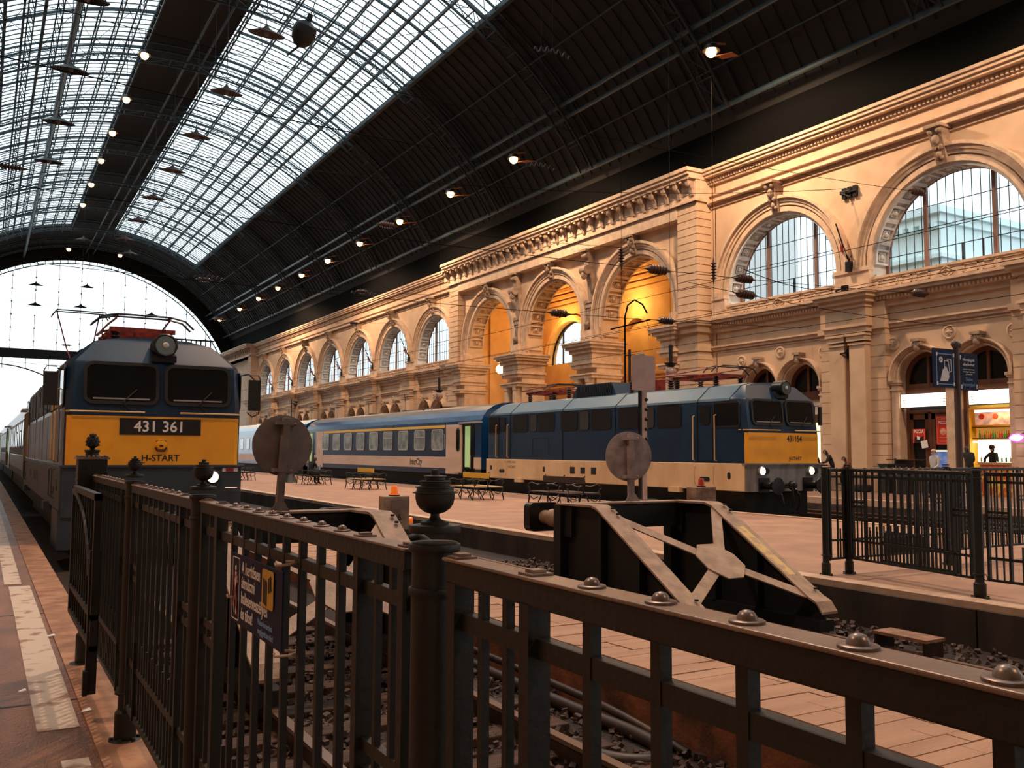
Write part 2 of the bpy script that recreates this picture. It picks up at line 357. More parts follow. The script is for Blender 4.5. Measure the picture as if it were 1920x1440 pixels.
# glazing bars and panes
sk=[]
for a0,a1,nm in ((-32.5,-6.1,'left'),(6.1,32.5,'right')):
    s=bpy.data.objects.new('window_%d'%(2 if nm=='left' else 3),None); COL.objects.link(s); s['kind']='structure'
    g=MB(); n=10
    for i in range(n):
        b0=a0+(a1-a0)*i/n; b1=a0+(a1-a0)*(i+1)/n; x0,z0=arc(b0,RD+.12); x1,z1=arc(b1,RD+.12)
        g.quad((x0,2,z0),(x1,2,z1),(x1,136,z1),(x0,136,z0))
    g.build('pane',skyl,s)
    g=MB(); y=16.0; step=.8
    while y<136:
        pts=[arc(a0+(a1-a0)*i/8,RD) for i in range(9)]
        for p,q in zip(pts,pts[1:]): g.bar((p[0],y,p[1]),(q[0],y,q[1]),.05,.07)
        y+=step
    g.build('glazing_bar',steel,s)
    sk.append(s)
def purlin(angs,r,wd,ht,mt,y0=5,y1=Y_END,name='purlin'):
    for a in angs:
        x,z=arc(a,r); MB().bar((x,y0,z),(x,y1,z),wd,ht).build(name,mt,ceil)
def tubepurlin(angs,r,rad,mt,y0=5,y1=Y_END):
    for a in angs:
        x,z=arc(a,r); MB().tube([(x,y0,z),(x,y1,z)],rad,8).build('tube_purlin',mt,ceil,True)
def lattice(a,r0,r1,mt,y0=12,y1=136,step=1.0):
    g=MB(); x0,z0=arc(a,r0); x1,z1=arc(a,r1)
    g.bar((x0,y0,z0),(x0,y1,z0),.09,.09); g.bar((x1,y0,z1),(x1,y1,z1),.09,.09)
    y=y0;i=0
    while y<y1:
        p,q=((x0,z0),(x1,z1)) if i%2 else ((x1,z1),(x0,z0)); g.bar((p[0],y,p[1]),(q[0],y+step,q[1]),.05); y+=step;i+=1
    g.build('lattice_purlin',mt,ceil)
for s in (1,-1):
    purlin([22.4*s],25.3,.20,.26,steel,5,136); purlin([25.3*s,27.9*s],25.4,.15,.2,steel,5,136); purlin([32.5*s],25.5,.3,.35,steel,5,136)
    for a in (6.3,11.6,17.0): lattice(a*s,24.9,25.5,steel)
    tubepurlin([48*s,49.8*s],24.6,.13,steelL); tubepurlin([58*s],24.9,.15,steelL); tubepurlin([41*s],25.4,.05,steel); tubepurlin([53.5*s],25.4,.05,steel)
lattice(19.5,25.1,25.6,steel,12,136,1.4)
tubepurlin([-18.8],24.4,.19,steelL); tubepurlin([.8,3.2],24.6,.10,steelL)
for a in (-9,-20.5,-24.6,-29): lattice(a,24.7,25.5,steel)
lattice(-14.3,25.2,25.6,steel,12,136,1.4)
# trusses: twin arched ribs
def truss_mesh(a0,a1):
    g=MB(); A=list(range(a0,a1,2))
    for dy in (-.65,.65):
        lo=[arc(a,24.35) for a in A]; up=[arc(a,25.45) for a in A]
        for P in (lo,up):
            for p,q in zip(P,P[1:]): g.bar((p[0],dy,p[1]),(q[0],dy,q[1]),.12,.12)
        for i in range(len(A)-1):
            if i%2: g.bar((lo[i][0],dy,lo[i][1]),(up[i+1][0],dy,up[i+1][1]),.035)
            else: g.bar((up[i][0],dy,up[i][1]),(lo[i+1][0],dy,lo[i+1][1]),.035)
    for i in range(0,len(A)-2,2):
        p=arc(A[i],24.35); q=arc(A[i]+4,24.35); g.bar((p[0],-.65,p[1]),(q[0],.65,q[1]),.035); g.bar((p[0],.65,p[1]),(q[0],-.65,q[1]),.035)
        g.bar((p[0],-.65,p[1]),(p[0],.65,p[1]),.06)
        # arched gussets below the lower chord
    return g.mesh('roof_truss')
tm=truss_mesh(-34,35); tm.materials.append(steel); tmd=[truss_mesh(-58,-33),truss_mesh(34,60)]
for q in tmd: q.materials.append(mat('shaded_steel',(.007,.008,.009),.7))  # shade under the dark roof slopes is put into this steel's colour
TY=[10.3+12.15*i for i in range(11)]+[143.5]
for y in TY:
    for q in [tm]+tmd: o=bpy.data.objects.new('roof_truss',q); COL.objects.link(o); o.parent=ceil; o.location=(0,y,0)
# intermediate light ribs and cross bracing
g=MB()
for y in TY[:-1]:
    for s in (1,-1):
        for a0,a1 in ((6.3,14.3),(14.3,22.4),(22.4,32.3)):
            p=arc(a0*s,25.2); q=arc(a1*s,25.2); g.bar((p[0],y+.65,p[1]),(q[0],y+11.5,q[1]),.03); g.bar((q[0],y+.65,q[1]),(p[0],y+11.5,p[1]),.03)
g.build('cross_brace',steel,ceil)
g=MB()
for y in TY[:-1]:
    for yy in (y+6.1,):
        for s in (1,-1):
            pts=[arc(s*(6.3+26*i/8),25.3) for i in range(9)]
            for p,q in zip(pts,pts[1:]): g.bar((p[0],yy,p[1]),(q[0],yy,q[1]),.09,.16)
g.build('light_rib',steel,ceil)
g=MB(); g.box(-12,36,-12.6,-12,-1,34); struct(g,'wall_front',mat('front_wall',(0.30,0.22,0.17),0.9))
# left wall (out of view) and upper wall bands, near end gable
g=MB(); g.box(-10.6,-10,-12,150,-.5,20); struct(g,'wall_left',plaster)
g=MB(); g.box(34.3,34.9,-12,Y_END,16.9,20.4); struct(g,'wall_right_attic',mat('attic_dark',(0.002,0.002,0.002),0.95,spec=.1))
# end gable: arched opening, glazing, girder
gy=Y_END
end=bpy.data.objects.new('window_1',None); COL.objects.link(end); end['kind']='structure'
g=MB(); A=[-70+2.5*i for i in range(57)]
P=[arc(a,23.4) for a in A]; Q=[arc(a,25.9) for a in A]
for i in range(len(A)-1):
    g.add([(P[i][0],gy,P[i][1]),(P[i+1][0],gy,P[i+1][1]),(Q[i+1][0],gy,Q[i+1][1]),(Q[i][0],gy,Q[i][1])],[(0,1,2,3)])
g.build('gable_rim',steelD,end)
g=MB(); P2=[arc(a,22.9) for a in A]
for i in range(len(A)-1):
    g.bar((P2[i][0],gy-.2,P2[i][1]),(P2[i+1][0],gy-.2,P2[i+1][1]),.14)
    g.bar((P2[i][0],gy-.2,P2[i][1]),(P[i][0],gy-.2,P[i][1]),.10)
g.build('rim_lattice',steel,end)
g=MB()
for x in [12+3.05*i for i in range(-7,8)]:
    top=ZC+math.sqrt(max(1,22.9**2-(x-12)**2)); g.bar((x,gy-.1,16.2),(x,gy-.1,top),.07)
    z=17.5
    while z<top-.5: g.sphere((x,gy-.12,z),.13,6); z+=1.9
g.build('mullion',mat('gable_mullion',(0.30,0.36,0.40),0.5),end)
g=MB(); g.box(-10,34,gy-.5,gy+.3,14.95,16.3); g.build('box_girder',steelD,end)
g=MB()
for i in range(20):
    a0=PI*i/20; a1=PI*(i+1)/20
    cx=0.5; 
    g.bar((cx+11*math.cos(a0),gy-.1,7.4+6.6*math.sin(a0)),(cx+11*math.cos(a1),gy-.1,7.4+6.6*math.sin(a1)),.18)
for x in (-4,-1,2,5,8): g.bar((x,gy-.1,13.4),(x,gy-.1,15),.1)
g.bar((3,gy-.1,14.3),(12,gy-.1,14.0),.06)
g.build('portal_arch',steelL,end)
g=MB()
for i in range(len(A)-1):
    g.quad((P[i][0],gy,P[i][1]),(P[i+1][0],gy,P[i+1][1]),(P[i+1][0],gy,16.3),(P[i][0],gy,16.3)) if P[i][1]>16.3 and P[i+1][1]>16.3 else None
g.build('pane',skyl,end)
# ================================================================ SETTING: right wall with arcades
NEAR=[31.9,22.8,13.7,4.6]; FAR=[71.9+9.1*i for i in range(7)]; MID=[42.8,51.9,61.0]
WX=34.0; R0=3.6; ZS=10.05
WN=[4]
def arch_face(mb,X,y0,y1,z0,z1,holes):
    """wall face in the plane x=X between y0,y1 / z0,z1 with arched holes (c,r,zs,zb)"""
    holes=sorted(holes); y=y0
    for c,r,zs,zb in holes:
        if c-r>y: mb.quad((X,y,z0),(X,c-r,z0),(X,c-r,z1),(X,y,z1))
        n=20
        for i in range(n):
            a=PI-PI*i/n; b=PI-PI*(i+1)/n
            ya,za=c+r*math.cos(a),zs+r*math.sin(a); yb,zb2=c+r*math.cos(b),zs+r*math.sin(b)
            mb.quad((X,ya,za),(X,yb,zb2),(X,yb,z1),(X,ya,z1))
        if zb>z0: mb.quad((X,c-r,z0),(X,c+r,z0),(X,c+r,zb),(X,c-r,zb))
        y=c+r
    if y<y1: mb.quad((X,y,z0),(X,y1,z0),(X,y1,z1),(X,y,z1))
def reveal(mb,X,D,c,r,zs,zb,sill=True):
    n=24
    for i in range(n):
        a=PI*i/n; b=PI*(i+1)/n
        mb.quad((X,c+r*math.cos(a),zs+r*math.sin(a)),(X+D,c+r*math.cos(a),zs+r*math.sin(a)),(X+D,c+r*math.cos(b),zs+r*math.sin(b)),(X,c+r*math.cos(b),zs+r*math.sin(b)))
    for s in (-1,1): mb.quad((X,c+s*r,zb),(X+D,c+s*r,zb),(X+D,c+s*r,zs),(X,c+s*r,zs))
    if sill: mb.quad((X,c-r,zb),(X,c+r,zb),(X+D,c+r,zb),(X+D,c-r,zb))
LOW=[]  # lower arches (c)
wall=MB()
for c in NEAR+FAR:
    arch_face(wall,WX,c-4.55,c+4.55,7.4,17.0,[(c,R0,ZS,9.45)])
    arch_face(wall,WX,c-4.55,c+4.55,0,7.4,[(c-1.35,1.1,4.85,0),(c+1.3,1.1,4.85,0)])
    for q in (c-1.35,c+1.3): reveal(wall,WX,.55,q,1.1,4.85,0,False)
wall.quad((WX,36.4,0),(WX,36.9,0),(WX,36.9,17),(WX,36.4,17)); wall.quad((WX,66.8,0),(WX,67.4,0),(WX,67.4,17),(WX,66.8,17))
wall.box(WX,WX+.5,131,150,0,17)
wr=struct(wall,'wall_right',plaster)
wall=MB()
for c in NEAR+FAR: reveal(wall,WX,.95,c,R0,ZS,9.45)
wall.build('window_reveal',soffitm,wr)
def ring(mb,X,c,zs,ra,rb,px,a0=0,a1=180,n=28):
    for i in range(n):
        a=math.radians(a0+(a1-a0)*i/n); b=math.radians(a0+(a1-a0)*(i+1)/n)
        p=[(c+r*math.cos(t),zs+r*math.sin(t)) for t in (a,b) for r in (ra,rb)]
        mb.add([(X,p[0][0],p[0][1]),(X,p[1][0],p[1][1]),(X,p[3][0],p[3][1]),(X,p[2][0],p[2][1])]+[(X-px,p[0][0],p[0][1]),(X-px,p[1][0],p[1][1]),(X-px,p[3][0],p[3][1]),(X-px,p[2][0],p[2][1])],
            [(4,5,6,7),(0,1,5,4),(2,3,7,6),(1,2,6,5),(3,0,4,7)])
def archivolt(X,r,zs,zb,k=1.0):
    g=MB(); ring(g,X,0,zs,r,r+.24*k,.13); ring(g,X,0,zs,r+.31*k,r+.47*k,.17); ring(g,X,0,zs,r+.47*k,r+.64*k,.24); ring(g,X,0,zs,r+.64*k,r+.78*k,.38)
    for s in (-1,1):
        for a,b,p in ((0,.24,.13),(.31,.47,.17),(.47,.64,.24),(.64,.78,.38)):
            ya,yb=s*(r+a*k),s*(r+b*k); g.box(X-p,X,min(ya,yb),max(ya,yb),zb,zs)
    return g
def keystone(X,z0,z1,w=.42,d=.5):
    g=MB()
    g.add([(X-.18,-w*.38,z0),(X-.18,w*.38,z0),(X-d,w*.5,z1),(X-d,-w*.5,z1),(X,-w*.38,z0),(X,w*.38,z0),(X,w*.5,z1),(X,-w*.5,z1)],[(0,3,2,1),(4,5,6,7),(0,1,5,4),(2,3,7,6),(0,4,7,3),(1,2,6,5)])
    h=z1-z0
    g.box(X-d-.12,X,-w*.62,w*.62,z1-.1,z1+.02)
    for s in (-1,1):
        g.sphere((X-d*.9,s*w*.3,z1-.22),.13,8); g.sphere((X-d*.62,s*w*.22,z0+.42*h),.12,8); g.sphere((X-.3,s*w*.16,z0+.15*h),.09,8)
    g.sphere((X-d*.8,0,z0+.62*h),.17,8,1.3); g.sphere((X-.35,0,z0+.25*h),.12,8,1.4)
    return g
def coffers(X,D,r,zs,mt,zb):
    g=MB(); n=26
    for off,wd in ((.02,.10),(D-.12,.10)):
        for i in range(n):
            a=PI*i/n;b=PI*(i+1)/n; ri=r-.15
            g.add([(X+off,r*math.cos(a),zs+r*math.sin(a)),(X+off+wd,r*math.cos(a),zs+r*math.sin(a)),(X+off+wd,r*math.cos(b),zs+r*math.sin(b)),(X+off,r*math.cos(b),zs+r*math.sin(b)),
                   (X+off,ri*math.cos(a),zs+ri*math.sin(a)),(X+off+wd,ri*math.cos(a),zs+ri*math.sin(a)),(X+off+wd,ri*math.cos(b),zs+ri*math.sin(b)),(X+off,ri*math.cos(b),zs+ri*math.sin(b))],[(4,7,6,5),(0,4,5,1),(2,6,7,3),(0,3,7,4),(1,5,6,2)])
    k=11; 
    for i in range(k):
        a0=180*i/k; L=180/k
        for (a,b) in ((a0,a0+L*.09),(a0+L*.62,a0+L*.71),(a0+L*.91,a0+L)):
            aa,bb=math.radians(a),math.radians(b); ri=r-.15
            g.add([(X+x,q*math.cos(t),zs+q*math.sin(t)) for x in (.1,D-.1) for t in (aa,bb) for q in (r,ri)],[(1,3,7,5),(0,1,5,4),(2,6,7,3)])
        t=math.radians(a0+L*.36); cx=X+D/2; cy,cz=r*math.cos(t),zs+r*math.sin(t)
        g.sphere((cx,cy*.985,zs+(cz-zs)*.985),.13,8)
        # inner square frame
        dx=.2; dt=L*.17
        for (x0,x1,ta,tb) in ((cx-dx,cx-dx+.04,-dt,dt),(cx+dx-.04,cx+dx,-dt,dt),(cx-dx,cx+dx,-dt,-dt*.78),(cx-dx,cx+dx,dt*.78,dt)):
            t0=t+math.radians(ta); t1=t+math.radians(tb); ri=r-.10
            g.add([(x,q*math.cos(tt),zs+q*math.sin(tt)) for x in (x0,x1) for tt in (t0,t1) for q in (r,ri)],[(1,3,7,5),(0,1,5,4),(2,6,7,3),(0,2,3,1),(4,5,7,6)])
    for s in (-1,1):
        ri=s*(r-.12); g.box(X+.05,X+D-.05,min(s*r,ri),max(s*r,ri),zb+.05,zb+.15)
    return g.mesh('coffer_band')
def put(me,name,mt,parent,loc):
    if not me.materials: me.materials.append(mt)
    o=bpy.data.objects.new(name,me); COL.objects.link(o); o.parent=parent; o.location=loc; return o
av=archivolt(WX,R0,ZS,9.95).mesh('archivolt'); ks=keystone(WX,13.62,15.15,.62,.7).mesh('keystone'); cf=coffers(WX,.95,R0,ZS,soffitm,9.45)
sav=archivolt(WX,1.1,4.85,4.75,.36).mesh('small_archivolt'); sks=keystone(WX,5.95,6.45,.34,.35).mesh('small_keystone')
# base blocks beside the arches, panels with relief squares under the windows
g=MB(); g.box(WX-.30,WX,-4.55,-R0-.0,8.9,9.95); g.box(WX-.30,WX,R0,4.55,8.9,9.95)
for s in (-1,1): g.box(WX-.36,WX,*(sorted((s*4.55,s*3.58))),9.8,9.98); g.box(WX-.36,WX+.05,*(sorted((s*4.55,s*3.55))),8.8,9.0)
blockm=g.mesh('impost_block')
g=MB(); g.box(WX-.10,WX,-R0,R0,8.85,9.38); g.box(WX-.16,WX+.9,-R0,R0,9.36,9.46)
for y0,y1 in ((-3.3,-2.3),(-2.1,-1.6),(-1.4,-.75),(.75,1.4),(1.6,2.1),(2.3,3.3)):
    for a,b,c,d in ((y0,y1,8.95,8.99),(y0,y1,9.24,9.28),(y0,y0+.05,8.95,9.28),(y1-.05,y1,8.95,9.28)): g.box(WX-.14,WX-.1,a,b,c,d)
for s in (0,1):
    q=.16+.14*s; pts=[(WX-.13,q*1.3,9.11),(WX-.13,0,9.11+q*.8),(WX-.13,-q*1.3,9.11),(WX-.13,0,9.11-q*.8)]
    for a,b in zip(pts,pts[1:]+pts[:1]): g.bar(a,b,.05)
panm=g.mesh('relief_panel')
def cornice_low(y0,y1,X,name='cornice'):
    g=MB()
    g.box(X-.62,X,y0,y1,8.70,8.82); g.box(X-.52,X,y0,y1,8.55,8.70); g.box(X-.30,X,y0,y1,8.34,8.55); g.box(X-.14,X,y0,y1,8.08,8.34); g.box(X-.20,X,y0,y1,7.28,7.36); g.box(X-.10,X,y0,y1,7.12,7.28); g.box(X-.05,X,y0,y1,7.0,7.04)
    y=y0+.02
    d=MB()
    while y<y1-.08: d.box(X-.40,X-.29,y,y+.09,8.36,8.48); y+=.18
    return g,d
def cornice_top(y0,y1,X):
    g=MB(); g.box(X-.75,X+.2,y0,y1,16.88,17.02); g.box(X-.66,X+.2,y0,y1,16.72,16.88); g.box(X-.55,X+.2,y0,y1,16.58,16.72); g.box(X-.18,X+.2,y0,y1,16.25,16.58); g.box(X-.20,X+.2,y0,y1,15.62,15.72); g.box(X-.34,X,y0,y1,15.20,15.28); g.box(X-.05,X+.1,y0,y1,15.26,15.62)
    g.box(X-.09,X,y0,y1,14.94,15.0)
    d=MB(); y=y0+.02
    while y<y1-.08: d.box(X-.30,X-.17,y,y+.10,16.36,16.5); y+=.2
    return g,d
darkp=mat('sooty_plaster',(0.10,0.07,0.055),0.85,col2=(0.05,0.04,0.035),scale=3)
for y0,y1 in ((-4,36.7),(67.0,131.4)):
    for fn,nm in ((cornice_low,'lower_cornice'),(cornice_top,'upper_cornice')):
        g,d=fn(y0,y1,WX); g.build(nm,plaster2,wr); d.build('dentil_row',plaster2,wr)
# paired pilasters at every bay line
def pilaster():
    g=MB()
    g.box(WX-.35,WX,-1.75,1.75,0,8.3)           # backing pier with masonry courses
    for s in (-1,1):
        a,b=(s*.12,s*.98); y0,y1=min(a,b),max(a,b)
        g.box(WX-.72,WX-.3,y0+.02,y1-.02,.55,6.5); g.box(WX-.80,WX-.3,y0-.06,y1+.06,0,.55); g.box(WX-.76,WX-.3,y0-.02,y1+.02,.55,.68)
        g.box(WX-.78,WX-.3,y0-.02,y1+.02,6.45,6.55); g.box(WX-.82,WX-.3,y0-.05,y1+.05,6.62,6.85); g.box(WX-.88,WX-.3,y0-.10,y1+.10,6.85,6.95)
    g.box(WX-.82,WX,-1.15,1.15,7.0,7.25); g.box(WX-.90,WX,-1.25,1.25,7.25,7.36); g.box(WX-.78,WX,-1.1,1.1,7.36,8.1)
    g.box(WX-.86,WX,-1.15,1.15,8.1,8.3); g.box(WX-1.0,WX,-1.3,1.3,8.3,8.52); g.box(WX-1.18,WX,-1.45,1.45,8.52,8.68); g.box(WX-1.28,WX,-1.55,1.55,8.68,8.84)
    for s in (-1,1): g.box(WX-.5,WX,min(s*1.1,s*1.8),max(s*1.1,s*1.8),7.1,7.36)
    return g
pm=pilaster().mesh('pilaster')
g=MB(); z=.6
while z<7:
    g.box(WX-.355,WX-.349,-1.75,1.75,z,z+.03); g.box(WX-.35,WX-.0,-1.756,-1.749,z,z+.03); z+=.48
gm=g.mesh('masonry_joint')
def med():
    g=MB(); g.lathe([(.30,0),(.30,-.05),(.24,-.08),(.22,-.04),(.001,-.04)],(WX,0,0),20,'x'); g.sphere((WX-.04,0,0),.1,8)
    for i in range(6): a=i*PI/3; g.sphere((WX-.04,.12*math.cos(a),.12*math.sin(a)),.045,6)
    return g.mesh('medallion')
mm=med()
for c in NEAR+FAR:
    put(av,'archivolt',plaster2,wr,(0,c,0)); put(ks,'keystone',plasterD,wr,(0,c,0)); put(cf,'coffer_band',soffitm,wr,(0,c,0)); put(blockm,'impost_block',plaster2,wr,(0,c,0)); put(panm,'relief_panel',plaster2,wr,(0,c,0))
    for q in (c-1.35,c+1.3): put(sav,'small_archivolt',plaster2,wr,(0,q,0)); put(sks,'small_keystone',plasterD,wr,(0,q,0))
    for dy,z in ((0,6.62),(-2.7,6.4),(2.65,6.4)): put(mm,'medallion',plaster2,wr,(0,c+dy,z))
    g=MB()
    for s in (-1.33,1.28):
        pass
for y in [27.35,18.25,9.15]+[FAR[0]+4.55+9.1*i for i in range(7)]:
    put(pm,'pilaster',plaster,wr,(0,y,0)); put(gm,'masonry_joint',plasterD,wr,(0,y,0))
# small pier caps
g=MB()
for c in NEAR+FAR:
    for a,b in ((c-2.8,c-2.45),(c-.25,c+.2),(c+2.4,c+2.75)):
        g.box(WX-.10,WX,a,b,0,4.6); g.box(WX-.16,WX+.1,a-.05,b+.05,4.6,4.68); g.box(WX-.20,WX+.1,a-.09,b+.09,4.68,4.8); g.box(WX-.14,WX+.1,a-.03,b+.03,4.35,4.42)
g.build('pier_cap',plaster2,wr)
# half pilasters + rusticated quoin piers of the projecting portico
def quoin(y0,y1,X=33.0):
    g=MB(); z=8.9
    while z<15.2:
        h=.42; g.box(X,WX+.3,y0,y1,z+.025,z+h-.025); g.box(X+.05,WX+.3,y0+.05,y1-.05,z-.03,z+.03); z+=h
    g.box(X,WX+.3,y0,y1,z-.02,15.35)
    g.box(X-.02,WX+.3,y0-.02,y1+.02,0,7.1)
    z=.5
    while z<7: g.box(X-.05,WX+.3,y0-.05,y1+.05,z,z+.36); z+=.44
    g.box(X-.12,WX+.3,y0-.12,y1+.12,7.1,7.36); g.box(X-.06,WX+.3,y0-.06,y1+.06,7.36,8.1); g.box(X-.3,WX+.3,y0-.3,y1+.3,8.1,8.45); g.box(X-.52,WX+.3,y0-.5,y1+.5,8.45,8.68); g.box(X-.62,WX+.3,y0-.6,y1+.6,8.68,8.84); g.box(X-.08,WX+.3,y0-.08,y1+.08,8.84,9.1)
    return g
quoin(36.8,38.4).build('quoin_pier',plaster,wr); quoin(65.4,67.0).build('quoin_pier',plaster,wr); quoin(131.5,133.1).build('quoin_pier',plaster,wr)
# portico: arcade wall, beam, bracketed cornice
PX=33.55
g=MB(); arch_face(g,PX,38.4,65.4,8.2,14.9,[(c,3.45,ZS,8.2) for c in MID])
for c in MID: reveal(g,PX,1.25,c,3.45,ZS,8.2,False)
arch_face(g,PX+1.25,38.4,65.4,8.2,14.9,[(c,3.45,ZS,8.2) for c in MID])
for a,b in ((38.4,39.35),(46.25,48.45),(55.35,57.55),(64.45,65.4)):
    g.quad((PX,a,8.2),(PX,b,8.2),(PX+1.25,b,8.2),(PX+1.25,a,8.2))
pw=struct(g,'wall_portico',plaster)
g=MB(); g.box(32.95,34.4,38.4,65.4,14.62,15.35); g.build('beam',plaster2,pw)
av2=archivolt(PX,3.45,ZS,8.9).mesh('archivolt'); cf2=coffers(PX,1.25,3.45,ZS,plaster2,8.9); ks2=keystone(PX,13.45,14.6,.6,.6).mesh('keystone')
for c in MID: put(av2,'archivolt',plaster2,pw,(0,c,0)); put(cf2,'coffer_band',plaster2,pw,(0,c,0)); put(ks2,'keystone',plasterD,pw,(0,c,0))
g=MB()
for y0,y1 in ((36.7,67.1),(131.4,150)):
    g.box(32.15,34.4,y0-.1,y1+.1,16.85,17.05); g.box(32.25,34.4,y0,y1,16.68,16.85); g.box(32.4,34.4,y0,y1,16.5,16.68); g.box(32.9,34.4,y0+.05,y1-.05,15.3,16.5); g.box(32.8,34.4,y0,y1,15.3,15.42)
g.build('portico_cornice',plaster2,pw)
bm=MB(); bm.prism([(32.42,-.12,16.5),(32.95,-.12,16.5),(32.95,-.12,15.6),(32.80,-.12,15.62),(32.74,-.12,15.9),(32.60,-.12,16.12),(32.45,-.12,16.2)],(0,.24,0)); bm.sphere((32.56,0,16.22),.16,8); bm.box(32.34,32.9,-.18,.18,16.44,16.56); bme=bm.mesh('bracket')
g=MB()
y=37.0
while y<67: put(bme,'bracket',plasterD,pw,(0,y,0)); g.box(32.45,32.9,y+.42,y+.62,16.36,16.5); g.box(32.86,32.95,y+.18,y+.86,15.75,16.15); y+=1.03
y=131.9
while y<149: put(bme,'bracket',plasterD,pw,(0,y,0)); y+=1.03
g.build('cornice_block',plaster2,pw)
# piers with impost cornices, paired columns, scroll consoles
def pier(y,w):
    g=MB(); X0=32.75
    g.box(X0+.35,35.0,y-w/2,y+w/2,0,7.0); 
    for z0,z1,e in ((6.3,6.5,.1),(6.5,6.6,.18),(6.95,7.2,.05),(7.2,7.36,.16),(7.36,7.9,.02),(7.9,8.15,.16),(8.15,8.35,.35),(8.35,8.52,.5),(8.52,8.62,.56)):
        g.box(X0-e,35.0+e*.3,y-w/2-e,y+w/2+e,z0,z1)
    g.box(X0+.55,34.9,y-w/2+.1,y+w/2-.1,8.6,9.55); g.box(X0+.35,34.9,y-w/2+.55,y+w/2-.55,8.6,9.4)
    return g
for y,w in ((47.35,2.2),(56.45,2.2),(39.0,1.2),(64.9,1.2)): pier(y,w).build('pier',plaster2,pw)
for y in (47.35,56.45):
    for s in (-.62,.62):
        MB().lathe([(.42,0),(.42,.4),(.33,.5),(.34,3),(.29,6.0),(.33,6.05),(.33,6.15),(.38,6.3)],(32.95,y+s,0),20).build('column',plaster2,pw,True)
    # scroll console
    g=MB(); g.prism([(33.0,-.25,14.6),(33.6,-.25,14.6),(33.6,-.25,11.4),(33.42,-.25,11.4),(33.30,-.25,12.6),(33.12,-.25,13.4)],(0,.5,0))
    g.lathe([(.001,-.3),(.30,-.3),(.30,.3),(.001,.3)],(32.98,0,13.3),14,'y'); g.lathe([(.001,-.27),(.20,-.27),(.20,.27),(.001,.27)],(33.05,0,14.25),14,'y'); g.box(32.75,33.6,-.38,.38,14.5,14.64)
    g.box(33.2,33.6,-.4,.4,11.2,11.4); g.box(33.25,33.6,-.34,.34,10.9,11.2); g.box(33.3,33.6,-.28,.28,9.5,10.9); g.lathe([(.001,-.2),(.18,-.2),(.18,.2),(.001,.2)],(33.22,0,9.8),12,'y'); g.sphere((32.9,0,12.95),.22,8,1.2)
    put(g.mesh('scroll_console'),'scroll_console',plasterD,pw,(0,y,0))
# vestibule behind the portico
g=MB(); BX=41.0
arch_face(g,BX,38,66,0,15,[(52.3,1.35,10.1,6.5),(61.0,3.3,9.0,8.9)])
reveal(g,BX,.8,61.0,3.3,9.0,8.9); reveal(g,BX,.4,52.3,1.35,10.1,6.5); g.box(BX+.4,BX+.5,50.5,54,6,12)
g.box(34.8,BX,37.8,38.0,0,15); g.box(34.8,BX,65.9,66.1,0,15)
vw=struct(g,'wall_vestibule',orangep)
g=MB()
for c in (61.0,):
    ring(g,BX,c,9.0,3.3,3.6,.10); ring(g,BX,c,9.0,3.6,3.8,.18); ring(g,BX,52.3,10.1,1.35,1.55,.08)
for z,e in ((13.4,.15),(13.8,.3),(14.2,.5),(14.6,.8)): g.box(BX-e,BX,38,66,z,z+.25); g.box(35,BX,38,38+e,z,z+.25); g.box(35,BX,65.9-e,65.9,z,z+.25)
g.box(BX-.2,BX,38,66,7.2,7.35); g.box(BX-.3,BX,38,66,6.9,7.0); g.box(BX-.16,BX,38,66,5.6,5.7)
for y in (38.6,46.6,48.1,55.7,57.2,65.4): g.box(BX-.25,BX,y-.3,y+.3,0,13.4); g.box(BX-.35,BX,y-.4,y+.4,12.9,13.4)
for x in (36.5,39.5): g.box(x-.3,x+.3,38.0,38.2,0,13.4); g.box(x-.3,x+.3,65.7,65.9,0,13.4)
g.build('vestibule_moulding',orangep,vw)
g=MB(); g.box(35.6,41.6,37.55,37.79,7,16); struct(g,'wall_vestibule_outer',mat('sky_white_skin',(.96,.97,.97),.9))  # white skin added over the vestibule wall so the window view reads as bright sky
g=MB(); g.box(34.8,BX+.5,37.8,66.2,15.0,15.4); vc=struct(g,'ceiling',orangep)
g=MB()
for y in (47.3,56.5): g.box(34.8,BX,y-.3,y+.3,14.35,15.0)
for x in (38,): g.box(x-.25,x+.25,38,66,14.5,15.0)
for i in range(3):
    for j,(x0,x1) in enumerate(((34.9,37.7),(38.3,40.9))):
        y0=38.2+9.2*i; y1=y0+8.7; g.box(x0+.3,x1-.3,y0+.4,y1-.4,14.9,15.02)
        for a,b,c,d in ((x0,x1,y0,y0+.18),(x0,x1,y1-.18,y1),(x0,x0+.18,y0,y1),(x1-.18,x1,y0,y1)): g.box(a,b,c,d,14.75,15)
g.build('ceiling_beam',orangep,vc)
g=MB(); g.box(34.2,42,36,68,-.4,-.001); struct(g,'floor',MT['far_platform'])
for c in (61.0,):
    t=bpy.data.objects.new('window_%d'%WN[0],None); WN[0]+=1; COL.objects.link(t); t['kind']='structure'
    g=MB()
    for dy in (-1.7,1.7): g.bar((BX+.5,c+dy,8.9),(BX+.5,c+dy,9.0+math.sqrt(3.3**2-1.7**2)),.12)
    ring(g,BX+.5,c,9.0,3.18,3.3,.1); g.bar((BX+.5,c-3.3,8.95),(BX+.5,c+3.3,8.95),.1); g.build('window_frame',steelD,t)
    MB().quad((BX+.52,c-3.3,8.9),(BX+.52,c+3.3,8.9),(BX+.52,c+3.3,12.3),(BX+.52,c-3.3,12.3)).build('pane',wing,t)
